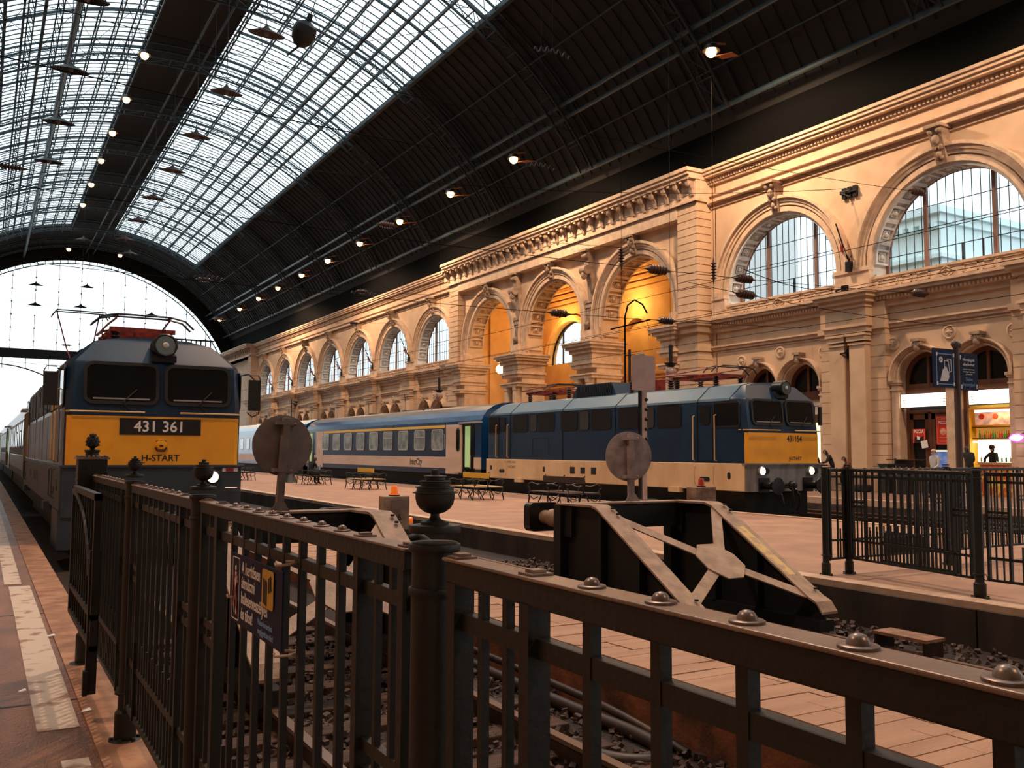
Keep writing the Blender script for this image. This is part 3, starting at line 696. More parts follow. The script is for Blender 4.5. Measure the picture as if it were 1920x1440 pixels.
# big arched windows
woodf=mat('window_brown',(0.20,0.10,0.07),0.6)
def big_window(c,detail):
    t=bpy.data.objects.new('window_%d'%WN[0],None); WN[0]+=1; COL.objects.link(t); t['kind']='structure'; X=WX+.92
    g=MB(); ring(g,X+.06,c,ZS,R0-.16,R0,.12); 
    for s in (-1,1): g.box(X-.06,X+.06,*(sorted((c+s*R0,c+s*(R0-.16)))),9.46,ZS)
    for dy in (-1.55,1.55): g.box(X-.09,X+.06,c+dy-.08,c+dy+.08,9.46,ZS+math.sqrt(R0**2-1.55**2))
    g.build('window_frame',woodf,t)
    g=MB(); y=-R0+.3
    while y<R0-.1:
        g.bar((X,c+y,9.46),(X,c+y,ZS+math.sqrt(max(0,R0*R0-y*y))),.026 if detail else .04); y+=.39
    for z in (10.42,11.37,12.32):
        hw=math.sqrt(R0*R0-(z-ZS)**2); g.bar((X,c-hw,z),(X,c+hw,z),.03 if detail else .04)
    if detail:
        g.bar((X,c-.1,9.46),(X,c-.1,10.42),.07); g.bar((X,c-1.0,9.46),(X,c-1.0,10.42),.05)
    g.build('glazing_bar',steelD,t)
    g=MB(); n=24; P=[(X+.03,c+R0*math.cos(PI*i/n),ZS+R0*math.sin(PI*i/n)) for i in range(n+1)]
    g.add(P+[(X+.03,c-R0,9.46),(X+.03,c+R0,9.46)],[tuple(range(n+3))]); g.build('pane',wing,t)
for c in NEAR+FAR: big_window(c,c<35)
# outer back faces so daylight only enters through the windows
g=MB()
for c in NEAR+FAR: arch_face(g,WX+.97,c-4.55,c+4.55,7.4,20.4,[(c,R0,ZS,9.45)])
struct(g,'wall_outer',plasterD)
g=MB()
for c in FAR+[13.7,4.6]: g.box(WX+.9,WX+1.0,c-4.55,c+4.55,0,7.4)
g.box(WX+.9,WX+1,36.4,37.8,0,20); g.box(WX+.9,WX+1,66.1,67.4,0,20); struct(g,'wall_backing',plasterD)
# lower arches: wooden lunettes and doors
def door_unit(c,kind):
    t=bpy.data.objects.new('door_%d'%WN[0],None); WN[0]+=1; COL.objects.link(t); t['kind']='structure'; X=WX+.45
    g=MB(); ring(g,X+.05,c,4.85,.92,1.1,.12,n=16)
    g.box(X-.08,X+.05,c-1.1,c+1.1,4.2,4.42); g.box(X-.05,X+.05,c-1.1,c+1.1,4.42,4.62); g.box(X-.06,X+.05,c-.06,c+.06,4.4,5.9)
    for s in (-1,1): g.box(X-.06,X+.05,*(sorted((c+s*1.1,c+s*.95))),0,4.9)
    if kind!='open':
        g.box(X-.05,X+.05,c-1.1,c+1.1,3.35,3.5); g.box(X-.05,X+.05,c-.07,c+.07,0,3.4)
        for s in (-1,1):
            a,b=sorted((c+s*.07,c+s*.97)); g.box(X-.03,X+.04,a,a+.17,0,3.4); g.box(X-.03,X+.04,b-.17,b,0,3.4); g.box(X-.03,X+.04,a,b,3.1,3.36); g.box(X-.03,X+.04,a,b,0,.85); g.box(X-.03,X+.04,a,b,1.5,1.62) if kind=='far' else None
    g.build('door_frame',wood if kind!='far' else woodd,t)
    MB().add([(X+.04,c+.95*math.cos(PI*i/12),4.85+.95*math.sin(PI*i/12)) for i in range(13)]+[(X+.04,c-.95,4.4),(X+.04,c+.95,4.4)],[tuple(range(15))]).build('lunette_glass',lwin,t)
    if kind!='open':
        MB().quad((X+.03,c-1,.8),(X+.03,c+1,.8),(X+.03,c+1,3.2),(X+.03,c-1,3.2)).build('door_glass',litdoor if kind=='lit' else lwin2,t)
        MB().quad((X+.03,c-1,3.4),(X+.03,c+1,3.4),(X+.03,c+1,4.3),(X+.03,c-1,4.3)).build('transom',whitep if kind=='lit' else lwin2,t)
    return t
kd=door_unit(24.1,'kiosk')
door_unit(21.45,'open'); door_unit(33.2,'lit'); door_unit(30.55,'lit')
for c in FAR+[13.7]:
    for q in (c-1.35,c+1.3): door_unit(q,'far')
# neighbouring building seen through the nearest window
t=thing('apartment_building','pale classical building seen outside through the nearest arched window','building',(60,45,0))
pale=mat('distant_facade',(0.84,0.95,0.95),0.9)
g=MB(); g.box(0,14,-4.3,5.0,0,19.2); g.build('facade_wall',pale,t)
g=MB(); g.box(-.9,14,-4.9,5.5,19.2,19.7); g.box(-.5,14,-4.6,5.3,18.6,19.2); g.box(-.4,14,-4.6,5.3,16.0,16.3); g.prism([(0,0,19.7),(0,5,19.7),(0,2.5,21.3)],(1,0,0))
y=-4.3
while y<4.8: g.box(-.7,0,y,y+.35,18.2,18.6); y+=.9
g.build('building_cornice',pale,t)
for i in range(3): MB().box(-.05,.1,-3.2+2.8*i,-1.9+2.8*i,11.8,14.8).build('window',mat('distant_pane',(0.42,0.58,0.60),0.5),t)
# ================================================================ locomotives and coaches
def body_loft(rings):
    g=MB(); n=len(rings[0])
    for r in rings: g.v+=[tuple(p) for p in r]
    for i in range(len(rings)-1):
        for k in range(n-1): g.f.append((i*n+k,i*n+k+1,(i+1)*n+k+1,(i+1)*n+k))
    return g
def loco(name,label,loc,number,skirt,apron,sidepanel,plate,lit,rear_panto_up):
    t=thing(name,label,'locomotive',loc); L=14.95
    def ring(hw,y,yt,yr,top=1.02):
        h=[(hw,y,1.33),(hw,y,2.25),(hw*.985,yt,3.12),(hw*.97,yt+.04,3.18),(top,yr,3.56),(top*.6,yr+.03,3.645)]
        return [(-a,b,c) for a,b,c in h]+[(0,yr+.03,3.675)]+[(a,b,c) for a,b,c in h[::-1]]
    R=[ring(1.38,0,.10,.45,1.0),ring(1.49,.12,.24,.60),ring(1.5,.5,.5,.9),ring(1.5,L-.5,L-.5,L-.9),ring(1.49,L-.12,L-.24,L-.6),ring(1.38,L,L-.10,L-.45,1.0)]
    g=body_loft(R); n=13
    # end caps
    for base,sg in ((0,1),(5*n,-1)):
        P=list(range(base,base+n))
        for a,b,c,d in ((0,1,n-2,n-1),(1,2,n-3,n-2),(2,3,n-4,n-3),(3,4,n-5,n-4)): g.f.append((P[a],P[b],P[c],P[d]))
        g.f.append((P[4],P[5],P[6],P[7],P[8]))
    body=g.build('body_shell',lblue,t,True)
    # roof skin (paler blue) slightly proud
    g=MB(); pr=[(-1.49,3.11),(-1.46,3.185),(-1.03,3.565),(-.62,3.655),(0,3.687),(.62,3.655),(1.03,3.565),(1.46,3.185),(1.49,3.11)]
    for (x0,z0),(x1,z1) in zip(pr,pr[1:]): g.quad((x0,.62,z0+.006),(x1,.62,z1+.006),(x1,L-.62,z1+.006),(x0,L-.62,z0+.006))
    g.build('roof_skin',lroof,t,True)
    g=MB()
    for y in (1.95,6.0,9.2,13.0):
        for (x0,z0),(x1,z1) in zip(pr,pr[1:]): g.bar((x0,y,z0+.01),(x1,y,z1+.01),.03,.02)
        for s in (-1,1): g.bar((s*1.503,y,1.36),(s*1.503,y,3.1),.02,.02)
    g.build('panel_seam',blkg,t)
    # skirt
    g=MB(); g.box(-1.53,1.53,.02,L-.02,.55,1.33); g.build('skirt',skirt,t,bevel=.02)
    g=MB(); g.box(-1.5,1.5,-.06,.02,.45 if apron is lslate else .55,1.33); g.box(-1.55,1.55,-.10,.10,1.30,1.335); g.build('apron',apron,t)
    if apron is lslate:
        g=MB(); g.box(-1.54,1.54,-.02,1.5,-.1,.55); g.build('lower_apron',apron,t)
        MB().box(.85,1.45,-.075,-.02,-.05,.52).build('apron_opening',under,t)
    g=MB(); g.box(-1.25,1.25,.3,L-.3,-.15,.56); g.build('underframe',under,t)
    for yb in (3.2,L-3.2):
        g=MB(); 
        for s in (-1,1): g.box(s*1.1-.08,s*1.1+.08,yb-1.9,yb+1.9,-.05,.42)
        for dy in (-1.1,1.1):
            for s in (-1,1): g.lathe([(.001,-.07),(.52,-.07),(.55,.02),(.55,.07),(.001,.07)],(s*.76,yb+dy,.25),20,'x')
        g.build('bogie',under,t)
    # yellow front
    g=MB(); z0,z1=1.34,2.20; X=1.385
    g.add([(-X,-.012,z0),(X,-.012,z0),(X,-.012,z1),(-X,-.012,z1),(-1.46,.07,z0),(-1.46,.07,z1),(1.46,.07,z0),(1.46,.07,z1)],[(0,1,2,3),(4,0,3,5),(1,6,7,2)]); g.build('yellow_front_panel',lyel,t)
    U=Vector((0,.10,.87)).normalized(); 
    for nm,xc,wd in (('windscreen',-.60,1.13),('windscreen',.70,1.06)):
        o=(xc,.045,2.70)
        wn=panel(nm,(xc,.043,2.78),(1,0,0),U,wd,.64,.12,.012,lwin,t,off=.008)
        frame('windscreen_seal',(xc,.043,2.78),(1,0,0),U,wd+.12,.76,.16,.06,.03,blk,wn)
        MB().bar((xc-wd/2+.1,.0,2.49),(xc+wd/2-.1,.0,2.49),.02,.06).build('sill_strip',mat('grey_strip',(.3,.3,.3),.5),wn)
        MB().tube([(xc+.15,-.05,2.28),(xc+.02,-.03,2.45),(xc+.25,-.01,2.68)],.012,5).build('wiper',blk,wn)
    for a,b in ((-1.5,-.22),(.38,1.5)):
        g=MB(); g.tube([(a,-.09 if a>-1.4 else .25,2.27),(max(a,-1.42),-.09,2.27),(min(b,1.42),-.09,2.27),(b,-.09 if b<1.4 else .25,2.27)],.017,6); g.build('front_handrail',handr,t,True)
    # top headlamp
    hl=MB().lathe([(.12,.45),(.21,.40),(.215,.02),(.19,0),(.17,.015)],(.10,-.04,3.50),24,'y').build('top_headlamp',blkg,t,True)
    MB().lathe([(.001,.03),(.09,.03),(.17,.015)],(.10,-.045,3.50),20,'y').build('headlamp_glass',lens if not lit=='both' else lens,hl,True)
    g=MB(); g.lathe([(.03,-.01),(.055,0),(.055,.02),(.03,.02)],(.10,-.06,3.50),14,'y'); g.build('lamp_reflector',calu,hl)
    MB().prism([(-.12,.10,3.2),(.32,.10,3.2),(.24,.55,3.5),(-.04,.55,3.5)],(0,.0,.12)).build('lamp_bracket',blkg,hl)
    # buffer lamps
    for s in (-1,1):
        on=(s>0 or lit=='both')
        h=MB().lathe([(.13,.12),(.13,0),(.105,-.02),(.10,.0)],(s*.98,-.12,1.12),18,'y').build('buffer_lamp',blkg if not lit=='both' else calu,t,True)
        MB().lathe([(.001,-.028),(.06,-.022),(.10,-.005)],(s*.98,-.12,1.12),16,'y').build('lamp_lens',headl if on else lwin,h,True)
        if lit=='both':
            h2=MB().lathe([(.09,.10),(.09,0),(.001,0)],(s*.98+.2,-.11,1.12),16,'y').build('tail_lamp',blkg,t,True)
    if lit!='both':
        g=MB(); g.box(1.16,1.44,-.075,-.05,1.215,1.285); o=g.build('tail_marker',white,t); MB().box(1.22,1.36,-.085,-.07,1.22,1.28).build('red_lens',mat('red_lens',(.35,.02,.02),.4),o)
        g=MB(); g.tube([(1.2,-.12,.92),(1.42,-.12,.92)],.012,5); g.build('step_handle',calu,t)
    # buffers, coupling, steps
    if lit=='both':
        for s in (-1,1):
            b=MB().lathe([(.10,0),(.11,-.35),(.06,-.36),(.06,-.5),(.22,-.52),(.24,-.56),(.001,-.57)],(s*.875,-.04,.72),18,'y').build('buffer',blkg,t,True)
            MB().box(s*.875-.2,s*.875+.2,-.09,-.02,.53,.93).build('buffer_plate',blkg,b)
        g=MB(); g.tube([(0,-.05,.72),(0,-.3,.72),(0,-.42,.6),(0,-.36,.45)],.05,8); g.tube([(-.12,-.06,.68),(-.12,-.4,.66),(-.1,-.45,.3),(-.1,-.38,.1)],.035,6); g.tube([(.3,-.05,.62),(.34,-.25,.45),(.3,-.28,.15),(.25,-.22,0)],.03,6); g.tube([(-.35,-.05,.62),(-.38,-.25,.45),(-.33,-.28,.2)],.03,6); g.sphere((0,-.3,.72),.14,10); g.build('coupling',blkg,t,True)
    # number and lettering
    if plate:
        p=panel('number_plate',(.07,-.013,2.02),(1,0,0),(0,0,1),1.38,.29,.004,.01,blk,t)
        text(number,(.05,-.024,2.015),(1,0,0),(0,0,1),.27,lettw,p,'number_lettering',.98,.004,bold=.004)
        e=MB().lathe([(.001,-.05),(.08,-.045),(.10,-.01),(.10,0)],(.08,-.012,1.70),18,'y').build('emblem',lyel,t,True); g=MB(); g.tube([(-.02,-.03,1.65),(.02,-.05,1.59),(.14,-.05,1.59),(.18,-.03,1.65)],.012,5); g.box(.05,.11,-.07,-.05,1.67,1.695); g.tube([(-.01,-.03,1.76),(.08,-.05,1.785),(.17,-.03,1.76)],.01,5); g.build('emblem_wing',blkg,e)
        text('H-START',(.08,-.014,1.46),(1,0,0),(0,0,1),.16,lettb,t,'start_lettering',1.02,.003,bold=.003)
        MB().box(-.28,-.18,-.018,-.012,1.375,1.388).build('underline',lettb,t)
    else:
        text(number,(.42,-.014,2.03),(1,0,0),(0,0,1),.26,lettb,t,'number_lettering',.78,.003,bold=.002)
        text('H-START',(.44,-.014,1.47),(1,0,0),(0,0,1),.14,lettb,t,'start_lettering',.92,.003,bold=.002)
        MB().box(.16,.24,-.018,-.012,1.40,1.41).build('underline',lettb,t)
    # side windows, doors, rails (both sides)
    wins=[('w',2.5,3.75),('n',3.88,4.5),('w',4.75,5.95)]
    SW=[(2.62,3.84,0),(3.93,4.53,1),(4.72,5.85,0),(6.18,7.42,0),(7.5,8.1,1),(8.2,9.35,0),(9.7,10.88,0),(10.95,11.5,1),(11.6,12.8,0)]
    for s in (-1,1):
        xd=(0,-s,0)
        for a,b,nar in SW:
            o=panel('narrow_window' if nar else 'side_window',(s*1.5,(a+b)/2,2.74),(0,-s*-1,0) if False else (0,-1 if s<0 else 1,0),(0,0,1),b-a-.08,.64 if nar else .70,.10,.012,louv if nar else lwin2,t,off=.0)
            if nar: frame('window_seal',(s*1.5,(a+b)/2,2.74),(0,-1 if s<0 else 1,0),(0,0,1),b-a-.02,.70,.12,.03,.016,blk,o)
        for y,w_,nm in ((.72,1.0,'cab_window'),(L-.6,.75,'cab_window')):
            o=panel(nm,(s*1.5,y,2.72),(0,-1 if s<0 else 1,0),(0,0,1),w_,.66,.08,.012,lwin,t); frame('window_seal',(s*1.5,y,2.72),(0,-1 if s<0 else 1,0),(0,0,1),w_+.08,.74,.1,.05,.02,blk,o)
        for y in (1.62,L-1.35):
            d=frame('cab_door',(s*1.5,y,2.2),(0,-1 if s<0 else 1,0),(0,0,1),.66,1.66,.1,.02,.008,blkg,t)
            panel('door_window',(s*1.5,y,2.72),(0,-1 if s<0 else 1,0),(0,0,1),.42,.56,.12,.014,lwin2,d)
            for dy in (-.46,.46): MB().tube([(s*1.50,y+dy,1.40),(s*1.56,y+dy,1.42),(s*1.56,y+dy,2.70),(s*1.50,y+dy,2.72)],.02,6).build('grab_rail',handr,t)
            for dy in (-.4,.4): MB().tube([(s*1.53,y+dy,.72),(s*1.58,y+dy,.75),(s*1.58,y+dy,1.23),(s*1.53,y+dy,1.25)],.012,5).build('step_rail',skirt,t)
            panel('foothold',(s*1.53,y,.86),(0,-1 if s<0 else 1,0),(0,0,1),.42,.13,.06,.008,blk,t)
        for y,w_,z,h in ((7.2,.3,.98,.24),(7.85,.28,.98,.22),(8.5,.3,.98,.24)): panel('air_vent',(s*1.53,y,z),(0,-1 if s<0 else 1,0),(0,0,1),w_,h,.005,.006,blk,t)
        for y in (.62,10.4,14.5): panel('sandbox_hole',(s*1.53,y,.98),(0,-1 if s<0 else 1,0),(0,0,1),.13,.2,.06,.008,blk,t)
        for y in (2.9,12.2): 
            g=MB(); g.box(min(s*1.45,s*1.62),max(s*1.45,s*1.62),y-.25,y+.25,.44,.60); g.build('step_board',lcream if skirt is lcream else skirt,t)
        frame('hatch',(s*1.5,10.7,1.85),(0,-1 if s<0 else 1,0),(0,0,1),1.15,.62,.06,.012,.006,blkg,t)
        if sidepanel:
            g=MB()
            for a,b in ((1.0,4.2),(4.3,7.2),(7.3,10.2),(10.3,14.0)): g.box(min(s*1.5,s*1.508),max(s*1.5,s*1.508),a,b,1.38,2.3)
            g.build('side_panel',silver,t)
        if not plate:
            text('91 55 0431 154-8',(s*1.535,12.95 if s<0 else 3,1.22),(0,-1 if s<0 else 1,0),(0,0,1),.12,mat('letter_grey',(.25,.2,.15),.6),t,'side_lettering',1,.003)
            text('H-START',(s*1.535,12.8 if s<0 else 3.2,1.03),(0,-1 if s<0 else 1,0),(0,0,1),.15,MT['letter_grey'],t,'side_lettering',1,.003)
    # mirrors
    if plate:
        for s,pts in ((1,[(1.5,.1,3.02),(1.62,.05,3.05),(1.72,.0,2.95)]),(-1,[(-1.5,.3,3.0),(-1.62,.3,3.02)])):
            g=MB(); g.tube(pts,.015,5); g.tube([(1.64*s,.02,3.03),(1.80*s,.02,3.03),(1.84*s,.02,2.95),(1.82*s,.02,2.3),(1.70*s,.02,2.24),(1.6*s,.02,2.32)],.012,5)
            g.box(min(s*1.62,s*1.84),max(s*1.62,s*1.84),-.02,.04,2.36,2.94); g.build('mirror',blk,t,False)
    else:
        g=MB(); g.box(1.56,1.66,.05,.12,2.45,3.0); g.tube([(1.4,.2,3.0),(1.6,.1,3.03)],.012,5); g.build('mirror',blk,t)
    # roof equipment
    def insul(x,y,z,h,par,r=.10):
        g=MB(); k=5; pr=[(.05,0)]
        for i in range(k): z0=h*i/k; pr+=[(r,z0+h*.25/k),(r*.95,z0+h*.45/k),(.05,z0+h*.7/k)]
        pr.append((.05,h)); g.lathe(pr,(x,y,z),12); return g.build('insulator',ceram,par,True)
    for yc,up in ((3.1,False),(12.2,rear_panto_up)):
        fr=MB()
        for s in (-1,1): fr.bar((s*.55,yc-1.0,4.0),(s*.55,yc+1.0,4.0),.07,.09)
        for dy in (-1,-.35,.35,1): fr.bar((-.62,yc+dy,4.0),(.62,yc+dy,4.0),.07,.09)
        p=fr.build('pantograph',redm,t)
        for s in (-1,1):
            for dy in (-.9,.9): insul(s*.5,yc+dy,3.64,.34,p)
        g=MB()
        if not up:
            for s in (-1,1): g.tube([(s*.45,yc-.9,4.0),(s*.62,yc+.2,4.08),(s*.62,yc+1.3,4.12)],.03,6); g.tube([(s*.62,yc+1.3,4.12),(s*.55,yc-.1,4.2),(s*.5,yc-1.0,4.22)],.022,6)
            g.build('folded_arm',redm,p)
            g=MB()
            for dy in (-.18,.18): g.tube([(-.95,yc-1.0+dy,4.06),(-.78,yc-1.0+dy,4.22),(-.5,yc-1.0+dy,4.28),(.5,yc-1.0+dy,4.28),(.78,yc-1.0+dy,4.22),(.95,yc-1.0+dy,4.06)],.022,6)
            g.bar((-.5,yc-1.18,4.27),(-.5,yc-.82,4.27),.04); g.bar((.5,yc-1.18,4.27),(.5,yc-.82,4.27),.04)
            g.build('contact_bow',blkg,p)
            MB().tube([(.0,yc-.6,3.98),(.0,yc+.6,3.98)],.08,10).build('raising_cylinder',redm,p,True)
        else:
            g.tube([(-.45,yc+.2,4.0),(-.62,yc+.9,4.7)],.02,5); g.tube([(.45,yc+.2,4.0),(.1,yc+.9,4.7)],.02,5); g.tube([(-.62,yc+.9,4.7),(-.95,yc+.2,5.66)],.02,5); g.tube([(.1,yc+.9,4.7),(.2,yc+.2,5.66)],.02,5); g.build('raised_arm',redm,p)
            g=MB()
            for dy in (-.2,.2): g.tube([(-1.1,yc+dy,5.5),(-.98,yc+dy,5.68),(.32,yc+dy,5.68),(.45,yc+dy,5.5)],.022,6)
            g.build('contact_bow',blkg,p)
    g=MB(); g.prism([(-.75,6.9,3.6),(-.75,9.7,3.6),(-.68,9.4,4.1),(-.68,7.3,4.1)],(1.5,0,0)); rb=g.build('roof_vent_box',lblue,t)
    g=MB(); y=7.25
    while y<9.4: g.bar((-.77,y,3.66),(-.71,y,4.06),.03,.03); y+=.1
    g.build('vent_louvres',blk,rb)
    for x,y in ((-.55,6.3),(-.1,6.2),(.4,6.3),(-.5,5.3),(.5,5.2),(0,4.9),(-.4,10.4),(.4,10.5)): insul(x,y,3.66,.42,t,.11)
    g=MB(); g.tube([(-.55,6.3,4.05),(-.1,6.2,4.08),(.4,6.3,4.05),(.5,5.2,4.05),(0,4.9,4.06),(-.5,5.3,4.05),(-.5,4.3,4.0)],.02,5); g.tube([(-.4,10.4,4.05),(-.3,11.2,4.0)],.02,5); g.tube([(-.4,10.4,4.05),(.4,10.5,4.05)],.02,5); g.lathe([(.2,0),(.2,.5),(.001,.55)],(.1,5.6,3.6),12); g.build('roof_conductor',redm,t)
    if plate:
        g=MB(); g.box(-.75,.75,1.6,4.4,3.6,3.68); g.build('roof_walkway',redm,t)
        g=MB(); y=.9
        for i in range(9): g.box(.35+.09*i,.37+.09*i,.9,.93,3.6,3.72)
        g.box(.3,1.15,.9,.93,3.72,3.75); g.build('roof_grille',blkg,t)
    return t
loco('locomotive','yellow-fronted blue locomotive facing the camera at the left platform with black number plate 431 361',(2.70,17.3,0),'431 361',lslate,lslate,True,True,'one',True)
loco('locomotive','blue locomotive with cream skirt and yellow front numbered 431 154 beside the arcades',(19.8,18.52,0),'431154',lcream,lapron,False,False,'both',False)

def coach(loc,label,L=24.2,front=True,mats=None,detail=True,text_on=True,group=None):
    t=thing('passenger_coach',label,'railway coach',loc,group=group)
    cb,cc,cy,cr,cd_=mats or (cblue,ccream,cyel,croof,cband)
    pr=[(1.42,.86),(1.42,2.86),(1.40,2.98)]; rf=[(1.40,2.98),(1.30,3.20),(1.12,3.42)]; rt=[(1.12,3.42),(.8,3.62),(.4,3.74),(0,3.78)]
    def strip(P,mt,nm,y0=0,y1=L):
        g=MB()
        for s in (-1,1):
            for (x0,z0),(x1,z1) in zip(P,P[1:]): g.quad((s*x0,y0,z0),(s*x0,y1,z0),(s*x1,y1,z1),(s*x1,y0,z1))
        return g.build(nm,mt,t,True)
    full=[(-a,b) for a,b in (pr+rf[1:]+rt[1:])]+[(a,b) for a,b in (pr+rf[1:]+rt[1:])[::-1][1:]]
    for y in (0,L): MB().add([(x*.995,y,z) for x,z in full],[tuple(range(len(full)))]).build('end_wall',cb,t)
    strip([(1.42,1.38),(1.42,2.98)],cb,'body_side'); strip([(1.42,.86),(1.42,1.38)],cc,'lower_band'); strip([(1.42,.62),(1.42,.86)],cd_,'sill_band')
    strip(rf,cb,'roof_shoulder'); strip([(1.1201,3.42)]+rt[1:],cr,'roof')
    if cy: 
        g=MB(); 
        for s in (-1,1): g.box(*(sorted((s*1.42,s*1.428))),3.5,L-3.5,2.71,2.84)
        g.build('yellow_stripe',cy,t)
    g=MB()
    for s in (-1,1): g.box(*(sorted((s*1.42,s*1.426))),3.5,L-3.5,1.40,2.70)
    g.build('window_band',cd_,t)
    g=MB(); g.box(-1.15,1.15,.6,L-.6,-.1,.8); g.build('underframe',under,t)
    for yb in (3.2,L-3.2):
        g=MB()
        for dy in (-1.25,1.25):
            for s in (-1,1): g.lathe([(.001,-.07),(.44,-.07),(.46,.07),(.001,.07)],(s*.76,yb+dy,.14),16,'x')
        for s in (-1,1): g.box(s*1.05-.07,s*1.05+.07,yb-1.7,yb+1.7,.05,.4)
        g.build('bogie',under,t)
    # windows every 2 m
    ys=[4.3+2.0*i for i in range(10)]
    for s in ((-1,1) if detail else (-1,)):
        xd=(0,-1 if s<0 else 1,0)
        for i,y in enumerate(ys):
            if y>L-3: break
            o=panel('side_window',(s*1.428,y,2.17),xd,(0,0,1),1.16,.88,.12,.006,cwin,t,off=.002)
            frame('window_frame',(s*1.428,y,2.17),xd,(0,0,1),1.26,.98,.16,.055,.016,calu,o)
            if i in (1,3): MB().box(*(sorted((s*1.44,s*1.45))),y-.58,y+.58,2.28,2.33).build('window_divider',calu,o)
        for a,b in ((0,3.4),(L-3.4,L)):
            g=MB(); g.box(*(sorted((s*1.42,s*1.432))),a+ (2.1 if a==0 else 0),b-(0 if a==0 else 2.1),.62,2.84); g.build('cream_end_panel',cc,t)
        # door at the near end (open) and far end
        for a in (1.15,L-1.15):
            d=panel('door_opening',(s*1.42,a,1.72),xd,(0,0,1),1.15,2.2,.05,.006,lwin,t)
            panel('vestibule_light',(s*1.42,a+.1,1.85),xd,(0,0,1),.5,1.8,.02,.01,greenl,d)
            MB().tube([(s*1.5,a-.3,.9),(s*1.5,a-.3,1.5)],.02,5).build('grab_rail',handr,d)
        g=MB(); g.box(*(sorted((s*1.42,s*1.47))),1.75,2.45,.70,2.80); dl=g.build('door_leaf',cc,t); panel('door_window',(s*1.47,2.1,2.15),xd,(0,0,1),.26,.95,.12,.008,lwin,dl); frame('window_seal',(s*1.47,2.1,2.15),xd,(0,0,1),.34,1.03,.14,.03,.012,blk,dl)
        g=MB(); g.box(*(sorted((s*1.42,s*1.46))),0,.6,.9,1.38); g.build('end_cream_panel',cc,t)
        g=MB(); g.box(*(sorted((s*1.42,s*1.62))),-.1,1.8,2.86,2.92); g.build('door_gutter',calu,t)
        if text_on and s<0:
            text('InterCity',(s*1.425,6.75,1.12),xd,(0,0,1),.46,lettb,t,'lettering',.86,.004,bold=.004,shear=.15)
            text('1',(s*1.43,3.72,2.42),xd,(0,0,1),.34,lettw,t,'class_number',1,.004)
            frame('class_panel',(s*1.43,3.72,2.08),xd,(0,0,1),.34,.72,.05,.02,.005,lettw,t)
    g=MB()
    for y in (6,11,16): g.bar((-.3,y,3.77),(.3,y,3.77),.25,.12)
    g.tube([(-.8,6.3,3.66),(-.75,6.5,3.74),(-.7,7.2,3.74),(-.75,7.4,3.68)],.02,5); g.build('roof_fitting',cr,t)
    MB().box(-.6,.6,-.25,0,1,3.2).build('gangway_bellows',blk,t)
    return t
coach((19.8,34.1,0),'blue coach with yellow stripe, cream lower band and InterCity lettering, coupled behind the cream-skirted locomotive',text_on=True)
coach((19.8,59.1,0),'next blue and cream coach behind the InterCity coach, seen past the disc signal',text_on=False,mats=(cblue,ccream,None,mat('pale_roof',(.62,.66,.68),.5),cblue))
for i,y in enumerate((33.2,58.4,83.6)):
    coach((2.7,y,0),'grey-blue coach of the left train, %s behind its locomotive'%('first','second','third')[i],text_on=False,mats=(mat('coach_shade',(.06,.07,.09),.35,coat=.3),silver,None,MT['coach_roof_grey'],blk),detail=False)
# ================================================================ iron fences
def post(loc,label,sc=1.0,acorn=False,low=False):
    """round fence post; sc scales the radii"""
    t=thing('fence_post',label,'fence post',loc); s=sc
    MB().lathe([(.085*s,0),(.085*s,.014),(.055*s,.02),(.058*s,.03),(.058*s,.16),(.046*s,.175)],n=24).build('base_plate',fencem,t,True)
    g=MB()
    for i in range(6): a=i*PI/3; g.lathe([(.011,.012),(.011,.03),(.001,.032)],(.071*s*math.cos(a),.071*s*math.sin(a),0),6)
    g.build('anchor_bolts',fencem,t)
    MB().lathe([(.046*s,.17),(.0430*s,.19),(.0430*s,1.43)],n=28).build('shaft',fencem,t,True)
    g=MB(); g.lathe([(.043*s,.26),(.062*s,.262),(.062*s,.27),(.043*s,.272)],n=20); g.tube([(.0,-.07*s,.26),(0,-.085*s,.235),(0,-.07*s,.20),(0,-.045*s,.215)],.006,5); g.build('chain_hook',fencem,t,True)
    for z0,z1,r in ((1.331,1.347,.0475),(1.412,1.428,.0485),(1.447,1.463,.0485)):
        MB().lathe([(.04*s,z0),(r*s,z0+.001),((r+.001)*s,z0+.003),((r+.001)*s,z1-.003),(r*s,z1-.001),(.04*s,z1)],n=28).build('collar',fencem,t,True)
    if low: return t
    f=MB().lathe([(.027*s,1.462),(.027*s,1.468),(.013*s,1.472),(.0085*s,1.478),(.0085*s,1.483),(.020*s,1.4865),(.029*s,1.493),(.0345*s,1.501),(.0372*s,1.511),(.0375*s,1.521),(.043*s,1.522),(.043*s,1.524),(.036*s,1.525),(.035*s,1.532),(.0385*s,1.533),(.0385*s,1.5345),(.028*s,1.536),(.028*s,1.5425),(.031*s,1.5435),(.031*s,1.545),(.019*s,1.546),(.019*s,1.552),(.022*s,1.553),(.022*s,1.5545),(.008*s,1.556),(.008*s,1.566),(.001,1.567)],n=28).build('finial',fencem,t,True)
    return t
